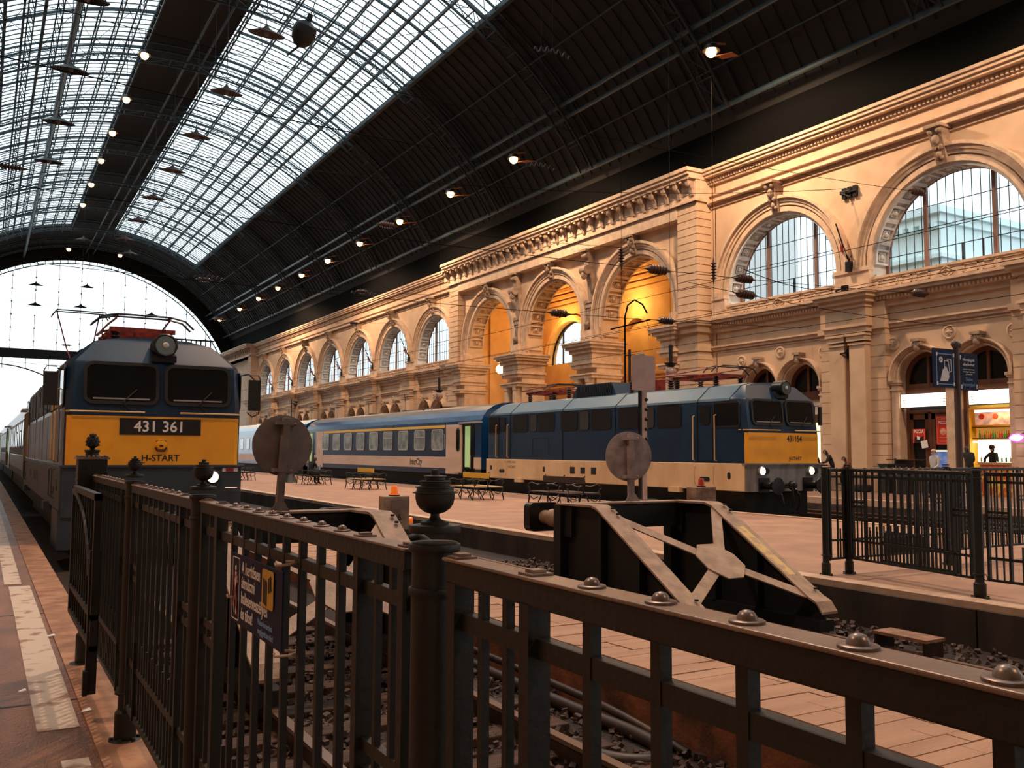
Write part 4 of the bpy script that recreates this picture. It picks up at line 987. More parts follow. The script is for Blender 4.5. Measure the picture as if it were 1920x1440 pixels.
def fpanel(loc,rz,Ln,label,flip=False,studs=True,gap=.15,ladder=True,start=.0):
    """fence panel along local +y, length Ln"""
    t=thing('iron_fence',label,'fence',loc,rz)
    g=MB(); g.box(-.022,.020,0,Ln,1.366,1.405); g.build('top_channel',fencem,t,bevel=.003)
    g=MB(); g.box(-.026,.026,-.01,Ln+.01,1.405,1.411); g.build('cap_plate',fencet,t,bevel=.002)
    MB().box(-.008,.014,0,Ln,1.287,1.317).build('rail',fencem,t)
    MB().box(-.010,.010,0,Ln,.440,.470).build('rail',fencem,t)
    MB().box(-.016,.016,0,Ln,.200,.228).build('rail',fencem,t)
    bars=[]
    if ladder:
        st=[.02,.27,Ln-.27,Ln-.02]
        for a,b in ((.02,.27),(Ln-.27,Ln-.02)):
            g=MB()
            for z in (.905,.965): g.box(-.008,.012,a,b,z-.014,z+.014)
            g.build('cross_piece',fencem,t)
            for k in (1,2): bars.append((a+(b-a)*k/3,.22,1.37,.015))
        y=.27+.15
        mids=[]
        while y<Ln-.27-.07: mids.append(y); y+=gap
    else:
        st=[.02,Ln-.02]; mids=[.17+gap*i for i in range(int((Ln-.2)/gap))]
    for y in st: MB().box(-.022,.018,y-.014,y+.014,.20,1.37).build('stile',fencem,t)
    for y in mids: bars.append((y,.22,1.37,.019))
    for y,z0,z1,wd in bars: MB().box(-wd/2,wd/2,y-wd/2,y+wd/2,z0,z1).build('bar',fencem,t)
    pts=[.345]+[m+gap/2 for m in mids] if ladder else [m+gap/2 for m in mids]
    for y in pts: MB().box(-.008,.008,y-.008,y+.008,.21,.607).build('short_bar',fencem,t)
    if studs:
        first=None
        for y in mids:
            if first is None:
                g=MB(); g.lathe([(.0205,0),(.0205,.003),(.019,.004),(.0118,.004),(.0112,.008),(.0078,.0125),(.003,.0145),(.001,.0147)],n=18); first=g.mesh('stud',True); first.materials.append(bolt)
            o=bpy.data.objects.new('stud',first); COL.objects.link(o); o.parent=t; o.location=(0,y,1.411)
        for y in st:
            MB().box(-.020,.020,y-.020,y+.020,1.411,1.415).box(-.012,.012,y-.012,y+.012,1.415,1.420).build('square_stud',bolt,t)
    return t
FX=.75
post((FX,1.575,0),'thick round dark fence post with stacked-ring urn finial, nearest the camera')
post((FX,3.665,0),'round fence post with urn finial in front of the lit headlamp of the yellow locomotive')
post((FX,5.50,0),'round fence post with small urn finial, second from the acorn gate post')
fpanel((FX,-.56,0),0,2.04,'dark fence section with wide riveted rail at the lower right, nearest the camera')
fpanel((FX,1.665,0),0,1.93,'fence panel carrying the blue warning sign, with domed studs on its top rail')
fpanel((FX,3.74,0),0,1.69,'fence panel left of the blue warning sign, seen at a narrow angle')
fpanel((FX,5.57,0),0,1.92,'farthest panel of the left fence, ending at the square gate post')
# square gate post with acorn finial
t=thing('gate_post','square-headed gate post with acorn finial at the far end of the left fence','gate post',(FX-.02,7.60,0))
MB().lathe([(.10,0),(.10,.014),(.06,.02),(.062,.03),(.062,.22),(.045,.24),(.045,1.2)],n=24).build('shaft',fencem,t,True)
g=MB(); g.box(-.10,.10,-.10,.10,1.12,1.53); g.build('head_box',fencem,t,bevel=.004)
g=MB(); g.box(-.115,.115,-.115,.115,1.53,1.545)
g.build('cap_plate',fencet,t)
g=MB()
for i in range(7):
    for s in (-1,1): g.sphere((-.09+.03*i,s*.095,1.548),.012,6); g.sphere((s*.095,-.09+.03*i,1.548),.012,6)
g.build('stud_row',bolt,t)
g=MB()
for z in (1.42,1.37): g.box(-.104,.104,-.106,.106,z,z+.008)
for i in range(9): g.box(-.085+.02*i,-.078+.02*i,-.104,-.1,1.44,1.49)
g.build('relief_band',fencem,t)
f=MB().lathe([(.05,1.545),(.055,1.55),(.045,1.575),(.055,1.59),(.056,1.60),(.015,1.605),(.018,1.615),(.040,1.63),(.046,1.65),(.040,1.675),(.022,1.70),(.006,1.72),(.001,1.73)],n=20).build('acorn_finial',fencem,t,True)
g=MB()
for k in range(4):
    for i in range(10):
        a=2*PI*i/10+k*.3; r=(.043,.045,.036,.02)[k]; z=1.632+.024*k; g.lathe([(.011,0),(.001,.022)],(r*math.cos(a),r*math.sin(a),z),5)
g.build('acorn_scales',fencem,f)
# folded gate leaf behind it
t=thing('gate_leaf','narrow dark gate leaf with curved brace hanging beside the acorn gate post','gate',(FX-.135,5.92,0))
g=MB(); g.box(-.02,.02,0,1.55,1.30,1.34); g.box(-.02,.02,0,1.55,.42,.45); g.box(-.02,.02,0,1.55,.60,.63); g.box(-.02,.02,0,.045,.42,1.34); g.box(-.02,.02,1.50,1.55,.42,1.34); g.build('leaf_frame',fencem,t)
for i in range(9): MB().box(-.009,.009,.15+.15*i,.168+.15*i,.43,1.32).build('bar',fencem,t)
g=MB()
for i in range(10): g.bar((-.02,1.5-1.3*math.sin(PI/2*i/10),1.30-.55*(1-math.cos(PI/2*i/10))),(-.02,1.5-1.3*math.sin(PI/2*(i+1)/10),1.30-.55*(1-math.cos(PI/2*(i+1)/10))),.012,.03)
g.build('curved_brace',fencem,t)
MB().box(-.03,.03,.06,.11,.16,1.0).box(-.045,-.02,.03,.08,.16,.30).build('drop_bolt',fencem,t)
# second fence round the end of the middle platform
PB='on the middle platform behind the buffer stop'
post((9.73,8.40,0),'left one of the close pair of slim posts on the middle platform',1.0,low=True)
post((10.16,8.38,0),'right one of the close pair of slim posts on the middle platform',1.0,low=True)
post((9.76,6.27,0),'fence post with flanged foot near the white platform edge at the far right',1.15,low=True)
fpanel((9.80,8.40,0),-PI/2,.32,'very narrow fence panel between the close pair of posts',ladder=False,gap=.1)
a=math.atan2(10.16-9.78,8.33-6.33)
fpanel((9.78,6.35,0),-a,2.0,'fence between the close pair of posts and the flanged post',gap=.13)
fpanel((9.78,4.25,0),0,1.93,'fence right of the flanged post, running off the right edge',gap=.13)
fpanel((10.05,6.7,0),-.18,1.3,'folded gate leaf standing close behind the middle platform fence panel',ladder=False,gap=.12)
for i,(x,lb) in enumerate(((12.3,'second'),(14.45,'third'),(16.6,'fourth'))): post((x,8.38,0),'%s slim post along the back row of the middle platform fence'%lb,1.0,low=True)
for i,(x,lb) in enumerate(((10.24,'left'),(12.38,'middle'),(14.53,'right'))): fpanel((x,8.38,0),-PI/2,2.0,'%s panel of the back row of the middle platform fence'%lb,gap=.15)
# warning sign on the fence
t=thing('warning_sign','dark blue Hungarian warning sign tied to the fence bars','sign',(FX-.045,2.66,1.175))
MB().box(-.002,.002,-.255,.30,-.105,.105).build('sign_plate',navy,t)
YX=(0,-1,0); Z=(0,0,1); ox=-.003
frame('pictogram_frame',(ox,.242,-.0),YX,Z,.088,.19,.008,.0025,.0015,lettw,t)
g=MB(plane_M((ox-.001,.242,0),YX,Z)); g.lathe([(.001,0),(.009,0),(.009,.001),(.001,.001)],(0,.062,0),12)
for a,b,w_ in (((0,.05,0),(-.004,-.01,0),.018),((-.004,.04,0),(-.02,.01,0),.006),((.004,.04,0),(.022,.02,0),.006),((-.006,-.01,0),(-.02,-.045,0),.008),((-.02,-.045,0),(-.01,-.075,0),.007),((0,-.01,0),(.012,-.04,0),.008),((.012,-.04,0),(.008,-.078,0),.007)): g.bar(a,b,w_,.001,up=(0,0,1))
g.build('climbing_figure',lettw,t)
g=MB(plane_M((ox-.003,.242,0),YX,Z)); g.bar((-.03,.06,0),(.03,-.08,0),.004,.001,up=(0,0,1)); g.bar((.03,.04,0),(-.028,-.06,0),.003,.001,up=(0,0,1)); g.build('red_cross',redp,t)
for s,y,z,sz in (('A kerítésen',.065,.068,.049),('átmászni',.10,.025,.049),('balesetveszélyes',.0,-.022,.049),('és tilos!',.125,-.070,.049)):
    pass
for s,z in (('A kerítésen',.068),('átmászni',.025),('balesetveszélyes',-.021),('és tilos!',-.067)):
    text(s,(ox,.175,z),YX,Z,.050,lettw,t,'lettering',.90,.001,'LEFT',.0006)
for s,z in (('Video-kamerával',-.060),('megfigyelt terület!',-.085)): text(s,(ox,-.02,z),YX,Z,.024,lightb,t,'lettering',.92,.001,'LEFT')
o=panel('yellow_sticker',(ox-.002,-.125,.043),YX,Z,.115,.105,.012,.001,yel,t); g=MB(plane_M((ox-.004,-.125,.043),YX,Z)); g.prism([(-.04,-.04,0),(-.005,-.045,0),(-.005,.02,0),(-.04,.028,0)],(0,0,.001)); g.prism([(.012,-.01,0),(.04,-.0,0),(.035,.04,0),(.012,.03,0)],(0,0,.001)); g.build('sticker_print',blk,o)
for y,z,rr in ((-.25,-.11,.012),(-.24,.125,.014),(.29,-.03,.012)): MB().tube([(ox-.01,y+.02,z),(ox-.014,y,z-.004),(ox+.02,y-.02,z),(ox+.06,y,z+.004),(ox+.02,y+.025,z+.003)],.0035,6).build('cable_tie',mat('pale_tie',(.5,.35,.25),.5),t,True)
# ================================================================ buffer stops
def bstop(xc,label,extra):
    t=thing('buffer_stop',label,'buffer stop',(xc,0,RY)); H=1.29
    Z0=-RY
    for s in (-1,1):
        x=s*(.79 if xc<4 else .86); 
        # bent flange plate down toward the camera
        P=[(9.35,H),(8.62,H+.01),(8.50,H-.02),(6.98,.36),(6.88,.32),(6.80,.22)]
        g=MB()
        for (a,b),(c,d) in zip(P,P[1:]): g.add([(x-.12,a,b),(x+.12,a,b),(x+.12,c,d),(x-.12,c,d),(x-.12,a,b-.025),(x+.12,a,b-.025),(x+.12,c,d-.025),(x-.12,c,d-.025)],[(0,1,2,3),(4,7,6,5),(0,4,5,1),(1,5,6,2),(2,6,7,3),(3,7,4,0)])
        f=g.build('side_frame',stopm,t)
        g=MB(); g.prism([(x,9.3,H-.02),(x,8.6,H-.02),(x,8.45,H-.06),(x,6.95,.33),(x,6.85,.1),(x,9.3,.1)],(.02,0,0))
        g.box(x-.1,x+.12,6.85,9.4,.0,.12); g.box(x-.12,x+.12,9.25,9.40,.1,H-.02); g.box(x-.1,x+.1,8.45,8.50,.1,H-.1); g.box(x-.1,x+.1,7.75,7.79,.1,.82)
        g.box(x-.06,x+.06,9.1,9.42,H-.40,H-.04); g.build('web_plate',stopd,f)
        for y,z in ((8.35,H-.09),(7.05,.42),(8.45,H-.03)): MB().lathe([(.022,0),(.022,.02),(.001,.025)],(x+.07,y,z),8).build('bolt_head',blkg,f)
        # buffer
        b=MB().lathe([(.09,9.38),(.11,9.40),(.11,9.62),(.085,9.63),(.085,9.80)],(x,0,H-.20),16,'y').build('buffer_tube',stopm if s<0 else stopd,t,True)
        g=MB(); pts=rrect(.44,.36,.07); g.prism([(x+a,9.80,H-.20+c) for a,c in pts],(0,.14,0)); g.build('buffer_head',blkg,b)
    # cross beam and X brace
    g=MB(); g.box(-.86,.86,9.15,9.33,H-.32,H-.015); g.build('cross_beam',stopd,t); MB().box(-.86,.86,9.12,9.36,H-.02,H).build('beam_top',stopm,t)
    def sl(x,y): # on slope plane
        z=(H-.02)+(y-8.5)*((H-.02)-.36)/(8.5-6.98); return (x,y,z-.03)
    c=(.05,7.6); g=MB()
    for xx,yy in ((-.78,8.35),(.78,8.45),(-.78,7.10),(.78,7.05)):
        g.bar(sl(c[0],c[1]),sl(xx,yy),.13,.015,up=(0,-.55,.83))
    a=[sl(x,y) for x,y in ((-.22,7.70),(-.06,7.86),(.18,7.86),(.32,7.68),(.32,7.50),(.14,7.34),(-.08,7.34),(-.22,7.50))]
    g.prism([(p[0],p[1],p[2]+.01) for p in a],(0,-.008,.012)); g.build('cross_brace',stopm,t)
    return t
s1=bstop(2.70,'steel buffer stop with dark disc, in front of the yellow locomotive','a')
s2=bstop(7.06,'large buffer stop with X brace and pale sloping plates behind the near fence','b')
# yellow paint patch on the right frame
g=MB()
P=[(8.2,1.29-.02-.2*.0+0),(7.35,0)]
def zs_(y): return 1.27+(y-8.5)*(1.27-.36)/(1.52)
g.add([(.76,8.1,zs_(8.1)+.003),(.90,8.1,zs_(8.1)+.003),(.90,7.3,zs_(7.3)+.003),(.76,7.3,zs_(7.3)+.003)],[(0,1,2,3)]); g.build('worn_yellow_paint',mat('faded_yellow',(.62,.42,.14),.6,col2=(.40,.27,.17),scale=7,cut=(.42,.52),detail=8),s2)
def disc(x,label,tilt,r,zc,mt,z0,ry):
    t=thing('disc_signal',label,'signal sign',(x,9.22,z0)); t.rotation_euler=(0,tilt,ry)
    g=MB(); g.lathe([(.001,-.006),(r-.01,-.006),(r,-.004),(r,.004),(r-.01,.004),(.001,.004)],(0,0,zc),40,'y'); g.build('disc',mt,t,True)
    g=MB(); g.box(-.035,.035,-.10,-.02,0,zc+r-.03); g.build('post',mt,t,bevel=.004)
    for dz in (-r*.82,r*.72): g=MB(); g.box(-.10,.10,-.11,-.005,zc+dz-.018,zc+dz+.018); g.sphere((.08,-.11,zc+dz),.014,6); g.build('clamp',mt,t)
    g=MB(); g.prism([(-.10,-.11,0),(.10,-.11,0),(.04,-.11,.09),(-.04,-.11,.09)],(0,.012,0)); g.build('foot_gusset',mt,t)
    return t
disc(2.62,'round dark disc signal seen from behind on the left buffer stop',.06,.31,.66,signback,1.0,0)
disc(7.10,'round pale disc signal seen from behind on the buffer stop with the X brace',-.01,.315,.56,signback2,1.0,-.25)
def cbox(x,y,z,label,bc,num,big):
    t=thing('beacon_box',label,'control box',(x,y,z))
    if big: MB().box(-.15,.15,-.075,.075,0,.36).build('cabinet',boxm,t,bevel=.008)
    else: MB().box(-.17,.17,-.10,.10,0,.27).build('cabinet',boxm,t,bevel=.008)
    h=.36 if big else .27
    MB().lathe([(.055,h),(.055,h+.015),(.045,h+.02),(.036,h+.10),(.03,h+.11),(.001,h+.112)],n=18).build('beacon_lamp',bc,t,True)
    MB().lathe([(.06,h-.001),(.06,h+.015)],n=18).build('beacon_base',blk,t)
    if num:
        text(num,(.03,-.078,.13),(1,0,0),(0,0,1),.10,lettb,t,'number',1,.002,bold=.001); panel('plate',(.02,-.076,.27),(1,0,0),(0,0,1),.17,.10,.005,.003,mat('grey_plate',(.24,.18,.15),.6),t)
        MB().lathe([(.001,0),(.035,.005),(.04,.03),(.04,.05)],(.15,-.02,.09),14,'x').build('side_lamp',bc,t,True)
    MB().box(-.04,.04,-.03,.03,-1.0,0).build('stand_pipe',stopd,t)
    return t
cbox(3.90,9.22,.76,'rusty control box numbered 6 with orange beacon beside the left buffer stop',orange,'6',True)
cbox(8.30,9.22,.89,'grey box with red beacon behind the right arm of the X-braced buffer stop',redb,None,False)
g=MB()
t=thing('pipe_elbow','thick dark pipe elbows beside the box numbered 6','pipe',(3.98,8.9,.55)); g.tube([(-.05,0,.12),(.05,-.05,.16),(.12,-.12,.10),(.15,-.2,-.2),(.15,-.22,-.6)],.055,10); g.tube([(.1,.1,.0),(.3,.12,.0),(.34,.0,-.1),(.34,-.05,-.5)],.05,10); g.build('bent_pipe',stopd,t,True)
# tall slotted post with blank plate, loudspeaker pole
t=thing('slotted_post','tall white post with seven black holes and blank pale plate on top','sign post',(12.9,16.3,0))
MB().box(-.02,.15,-.02,.02,0,3.10).build('white_face',mat('post_white',(.66,.55,.45),.6,col2=(.45,.36,.3),scale=6),t); MB().box(-.06,-.02,-.06,.03,0,3.12).build('post',blkg,t)
for i in range(7): MB().sphere((.125,-.03,2.82-.225*i),.042,10).build('hole_cap',blk,t)
panel('blank_plate',(.03,-.05,3.42),(1,0,0),(0,0,1),.66,.80,.03,.012,mat('blank_plate',(.45,.34,.33),.6,col2=(.38,.28,.27),scale=5),t); MB().box(-.09,.17,-.05,.0,3.02,3.10).build('plate_bracket',blkg,t)
def gull(loc,label,h,hazard=True):
    t=thing('loudspeaker_pole',label,'loudspeaker',loc)
    MB().tube([(0,0,0),(0,0,h)],.055 if hazard else .06,10).build('pole',blk,t)
    if hazard:
        for i in range(3): MB().lathe([(.125,.30+.36*i),(.125,.48+.36*i)],n=14).build('yellow_band',yel,t)
        MB().lathe([(.12,0),(.12,1.25)],n=14).build('pole_sleeve',blk,t)
    g=MB(); g.lathe([(.04,0),(.06,.12),(.20,.42),(.20,.40),(.05,.1)],(.15,-.05,h-.28),14,'x'); g.build('horn',blk,t,True)
    M=Matrix.Translation((0,-.05,h-.4))@Matrix.Rotation(2.2,4,'Y'); g=MB(M@Matrix.Rotation(.6,4,'X')); g.lathe([(.04,.0),(.07,.2),(.20,.5),(.20,.48),(.05,.1)],(0,0,.08),14); g.build('horn',blk,t,True)
    MB().tube([(-.25,-.03,h-.25),(.25,-.03,h-.2)],.03,6).build('bracket',blk,t)
    return t
gull((22.3,28.9,0),'slim black loudspeaker pole with yellow and black foot in front of the cream-skirted locomotive',5.75)
gull((26.9,90.5,0),'distant loudspeaker pole rising above the coaches',6.9,False)
# ================================================================ ticket inspection sign
t=thing('inspection_sign','navy ticket inspection sign with hand pictogram on a ball-topped brown post','sign',(17.42,11.55,0))
MB().lathe([(.16,0),(.16,.03),(.09,.05),(.085,.6),(.07,.65),(.062,3.84)],n=20).build('post',mat('sign_post_brown',(0.07,0.045,0.035),0.5),t,True)
MB().sphere((-.03,0,3.90),.085,14).build('ball',MT['sign_post_brown'],t,True); MB().sphere((.06,0,3.88),.075,14).build('ball',MT['sign_post_brown'],t,True)
A_=(1,0,0)
p=panel('pictogram_panel',(-.44,.0,3.38),A_,Z,.74,.80,.02,.02,navy,t)
frame('frame_line',(-.41,.0-.022,3.36),A_,Z,.58,.64,.01,.018,.003,lightb,p)
for a,b in ((-.68,3.66),(-.13,3.66),(-.68,3.06),(-.13,3.06)): panel('corner_tape',(a,-.024,b),A_,Z,.05,.075,.01,.003,lettw,p)
g=MB(plane_M((-.42,-.024,3.36),A_,Z)@Matrix.Diagonal((1.3,1,1,1)))
g.prism([(-.13,-.25,0),(.06,-.25,0),(.10,-.16,0),(.09,-.06,0),(.05,.02,0),(.02,.07,0),(-.01,.02,0),(-.06,-.01,0)],(0,0,.002)); 
for a,b in (((-.01,.17,0),(.09,.17,0)),((-.01,.17,0),(-.01,.02,0)),((.09,.17,0),(.11,-.08,0)),((.04,.21,0),(.15,.21,0)),((.15,.21,0),(.16,-.04,0)),((.16,-.04,0),(.11,-.05,0))): g.bar(a,b,.014,.002,up=(0,0,1))
g.build('hand_with_card',lettw,p)
g=MB(plane_M((-.55,-.024,3.55),A_,Z)); g.lathe([(.045,0),(.062,0),(.062,.002),(.045,.002)],n=20); g.lathe([(.001,0),(.02,0),(.02,.002),(.001,.002)],n=12); g.build('eye_symbol',lettw,p)
p=panel('text_panel',(.39,.0,3.34),A_,Z,.60,.78,.02,.02,navy,t)
for s,z,sz in (('Menetjegyek',3.59,.085),('ellenőrzése!',3.49,.085)): text(s,(.38,-.024,z),A_,Z,sz,lettw,p,'lettering',.95,.003,bold=.001)
for s,z in (('A peronra csak érvényes',3.39),('menetjeggyel vagy utazási',3.34),('igazolvánnyal!',3.29)): text(s,(.38,-.024,z),A_,Z,.04,lettw,p,'lettering',1.0,.002)
for s,z in (('Ticket',3.18),('inspection!',3.07)): text(s,(.38,-.024,z),A_,Z,.10,lightb,p,'lettering',.95,.002)
for a,b in ((.12,3.02),(.64,3.04),(.10,3.63)): panel('corner_tape',(a,-.024,b),A_,Z,.035,.09,.01,.003,lettw,p)
# ================================================================ benches
def bench(loc,rz,label,seat,back,iron=green,Ln=1.85,double=True):
    t=thing('bench',label,'bench',loc,rz)
    for y in ([.05,Ln/2,Ln-.05] if not double else [.05,Ln/2,Ln-.05]):
        g=MB()
        for s in ((-1,1) if double else (-1,)):
            g.tube([(s*.05,y,.42),(s*.30,y,.40),(s*.50,y,.43),(s*.56,y,.40),(s*.55,y,.2),(s*.60,y,.0)],.020,6)
            g.tube([(s*.08,y,.40),(s*.14,y,.25),(s*.22,y,.12),(s*.16,y,.0)],.020,6)
            g.tube([(s*.52,y,.30),(s*.40,y,.20),(s*.25,y,.26)],.015,5)
            g.tube([(s*.05,y,.66),(s*.25,y,.64),(s*.45,y,.70),(s*.58,y,.66),(s*.60,y,.58),(s*.54,y,.56)],.020,6)
            g.tube([(s*.56,y,.58),(s*.50,y,.43)],.016,5)
        g.tube([(.0,y,.40),(-.03,y,.6),(.03,y,.75),(.0,y,.90),(.04,y,.93)],.022,6)
        g.build('iron_frame',iron,t,True)
    for s in ((-1,1) if double else (-1,)):
        for k in range(4): MB().box(min(s*(.10+.115*k),s*(.195+.115*k)),max(s*(.10+.115*k),s*(.195+.115*k)),0,Ln,.43,.455).build('seat_slat',seat,t)
    MB().box(-.03,.0,0,Ln,.72,.90).build('back_board',back,t)
    return t
bench((14.25,35.9,0),0,'double bench with yellow back board and pale slats, left of the ringed fence finial',slatp,slaty)
bench((14.75,26.8,0),0,'double bench with yellow back board right behind the ringed fence finial',slatp,slaty)
bench((13.95,42.0,0),0,'double bench with pale blue back board behind the dark disc, a person on it',slatd,slatb)
bench((14.9,21.4,0),0,'all-dark bench with curled iron arms beyond the buffer head',slatd,slatd,blkg,Ln=2.2)
bench((12.4,50,0),0,'farthest bench, just right of the yellow locomotive',slatd,slatd,blkg)
t=thing('bollard_cone','small dark cone-shaped stand on the platform under the round disc','cone',(13.75,46.2,0)); MB().lathe([(.42,0),(.38,.05),(.12,.62),(.001,.66)],n=14).build('cone_body',blk,t,True)
# ================================================================ people
def person(name,label,loc,rz,J,top,legs,hair=hairm,sc=1.0,cap=None):
    """one continuous skinned body; J joints: dict name->(x,y,z) in metres facing -y"""
    D=dict(pel=(0,0,.95),wai=(0,-.01,1.10),che=(0,0,1.33),nec=(0,0,1.50),hb=(0,-.015,1.58),hm=(0,-.03,1.66),ht=(0,-.02,1.74),
        sl=(-.17,0,1.44),el=(-.24,.02,1.16),wl=(-.24,-.08,.93),sr=(.17,0,1.44),er=(.24,.02,1.16),wr=(.24,-.08,.93),
        hl=(-.09,0,.92),kl=(-.10,-.02,.50),al=(-.10,.03,.09),tl=(-.10,-.15,.04),hr=(.09,0,.92),kr=(.10,-.02,.50),ar=(.10,.03,.09),tr=(.10,-.15,.04))
    D.update(J)
    Rr=dict(pel=(.155,.115),wai=(.135,.10),che=(.165,.115),nec=(.058,.058),hb=(.075,.085),hm=(.080,.098),ht=(.055,.065),sl=(.065,.065),el=(.045,.045),wl=(.028,.03),sr=(.065,.065),er=(.045,.045),wr=(.028,.03),
        hl=(.09,.09),kl=(.062,.062),al=(.042,.045),tl=(.04,.03),hr=(.09,.09),kr=(.062,.062),ar=(.042,.045),tr=(.04,.03))
    E=[('pel','wai'),('wai','che'),('che','nec'),('nec','hb'),('hb','hm'),('hm','ht'),('che','sl'),('sl','el'),('el','wl'),('che','sr'),('sr','er'),('er','wr'),('pel','hl'),('hl','kl'),('kl','al'),('al','tl'),('pel','hr'),('hr','kr'),('kr','ar'),('ar','tr')]
    names=list(D.keys()); P=[Vector(D[n]) for n in names]; ed=[(names.index(a),names.index(b)) for a,b in E]; rad=[Rr[n] for n in names]
    for w_,e_,s in (('wl','el',-1),('wr','er',1)):
        W=Vector(D[w_]); d=(W-Vector(D[e_])).normalized(); side=Vector((0,-1,0)).cross(d); side=side.normalized() if side.length>.1 else Vector((1,0,0)); nrm=d.cross(side)
        P.append(W+d*.065); rad.append((.036,.018)); pi=len(P)-1; ed.append((names.index(w_),pi))
        for k,(o,l) in enumerate(((-.028,.062),(-.010,.075),(.010,.070),(.027,.055))):
            P.append(W+d*.095+side*o*.9); rad.append((.009,.009)); a=len(P)-1; ed.append((pi,a)); P.append(W+d*(.095+l*.75)+side*o*1.15+nrm*.022*s); rad.append((.0075,.0075)); ed.append((a,a+1))
        P.append(W+d*.045+side*.045*s); rad.append((.010,.010)); a=len(P)-1; ed.append((names.index(w_),a)); P.append(W+d*.085+side*.055*s+nrm*.02*s); rad.append((.008,.008)); ed.append((a,a+1))
    me=bpy.data.meshes.new('body'); me.from_pydata([tuple(p*sc) for p in P],ed,[]); o=bpy.data.objects.new('body',me); COL.objects.link(o)
    sm=o.modifiers.new('s','SKIN'); sv=me.skin_vertices[0].data
    for i,r in enumerate(rad): sv[i].radius=(r[0]*sc,r[1]*sc)
    sv[0].use_root=True
    ss=o.modifiers.new('u','SUBSURF'); ss.levels=2; ss.render_levels=2
    dg=bpy.context.evaluated_depsgraph_get(); em=bpy.data.meshes.new_from_object(o.evaluated_get(dg)); bpy.data.objects.remove(o)
    # materials by height zones: skin / top / legs / hair / shoes
    em.materials.clear()
    for m_ in (skin,top,legs,hair,blk): em.materials.append(m_)
    hb=Vector(D['hb'])*sc; ht=Vector(D['ht'])*sc; hm_=Vector(D['hm'])*sc; up=(ht-hb).normalized(); pel=Vector(D['pel'])*sc
    hands=[(Vector(D[k])*sc) for k in ('wl','wr')]; feet=[(Vector(D[k])*sc) for k in ('al','ar')]; knees=[(Vector(D[k])*sc) for k in ('kl','kr','hl','hr')]
    segL=[(Vector(D[a])*sc,Vector(D[b])*sc) for a,b in (('hl','kl'),('kl','al'),('hr','kr'),('kr','ar'),('pel','hl'),('pel','hr'))]
    segT=[(Vector(D[a])*sc,Vector(D[b])*sc) for a,b in (('wai','che'),('che','nec'),('sl','el'),('el','wl'),('sr','er'),('er','wr'))]
    def sd(p,S):
        a,b=S; t_=max(0,min(1,(p-a).dot(b-a)/(b-a).length_squared)); return (p-(a+(b-a)*t_)).length
    face_dir=(Vector((0,-1,0))-up*Vector((0,-1,0)).dot(up)).normalized()
    for f in em.polygons:
        c=f.center
        h=(c-hb).dot(up)
        if h>-.03*sc and (c-hm_).length<.19*sc:
            f.material_index=3 if (h>.10*sc or (c-hm_).dot(face_dir)<.01*sc) else 0
        elif min((c-w_).length for w_ in hands)<.05*sc or min((c-(w_+(w_-e_).normalized()*.11*sc)).length for w_,e_ in zip(hands,(Vector(D['el'])*sc,Vector(D['er'])*sc)))<.085*sc: f.material_index=0
        elif min((c-a).length for a in feet)<.10*sc or min((c-Vector(D[k])*sc).length for k in('tl','tr'))<.1*sc: f.material_index=4
        elif min(sd(c,s_) for s_ in segL)<min(sd(c,s_) for s_ in segT): f.material_index=2
        else: f.material_index=1
    em.shade_smooth()
    t=thing(name,label,'person',loc,rz); b=bpy.data.objects.new('body',em); COL.objects.link(b); b.parent=t
    # face: nose, eyes, mouth, ears
    g=MB(); right=up.cross(face_dir)
    c0=hm_+face_dir*.095*sc
    g.sphere(tuple(c0+face_dir*.012*sc-up*.012*sc),.014*sc,6,1.5); 
    for s in (-1,1): g.sphere(tuple(hm_+right*s*.083*sc-up*.01*sc),.02*sc,6,1.4)
    g.build('nose_and_ears',skin,t,True); g=MB()
    for s in (-1,1): g.sphere(tuple(c0+right*s*.03*sc+up*.015*sc-face_dir*.008*sc),.009*sc,6)
    g.bar(tuple(c0-up*.045*sc-right*.022*sc-face_dir*.004*sc),tuple(c0-up*.045*sc+right*.022*sc-face_dir*.004*sc),.006*sc); g.build('eyes_and_mouth',blk,t)
    if cap:
        q=MB(); q.sphere((0,0,0),.112*sc,14,.95); q.M=Matrix.Identity(4); o=q.build('cap',cap,t,True); o.location=tuple(hm_+up*.045*sc)
    return t
walk=dict(kl=(-.09,-.22,.52),al=(-.10,-.10,.12),tl=(-.10,-.26,.06),kr=(.09,.04,.50),ar=(.10,.30,.14),tr=(.10,.20,.04),el=(-.23,.12,1.18),wl=(-.23,.02,.96),er=(.23,-.06,1.17),wr=(.20,-.26,1.04))
person('person','person in pale hooded top and dark trousers walking left past the pizza poster','x' and (30.05,20.9,0),-PI/2-.2,walk,clothw,clothg,hair=clothw,sc=1.05)
sit=dict(pel=(0,.0,.50),wai=(0,-.04,.66),che=(0,-.14,.90),nec=(0,-.22,1.05),hb=(0,-.27,1.12),hm=(0,-.33,1.18),ht=(0,-.37,1.25),sl=(-.17,-.15,1.0),sr=(.17,-.15,1.0),el=(-.24,-.28,.76),wl=(-.10,-.46,.72),er=(.24,-.28,.76),wr=(.10,-.46,.74),hl=(-.1,-.02,.49),hr=(.1,-.02,.49),kl=(-.14,-.42,.50),kr=(.14,-.42,.50),al=(-.14,-.40,.10),ar=(.14,-.40,.10),tl=(-.14,-.58,.05),tr=(.14,-.58,.05))
person('person','hunched person in black coat sitting on the stone base of the pilaster','' or (32.75,27.75,.42),-2.4,sit,clothk,clothk,sc=1.1)
person('person','person in dark brown jacket sitting huddled beside the one in black at the pilaster','' or (32.7,26.75,.25),-2.2,sit,clothb,clothk,sc=1.0)
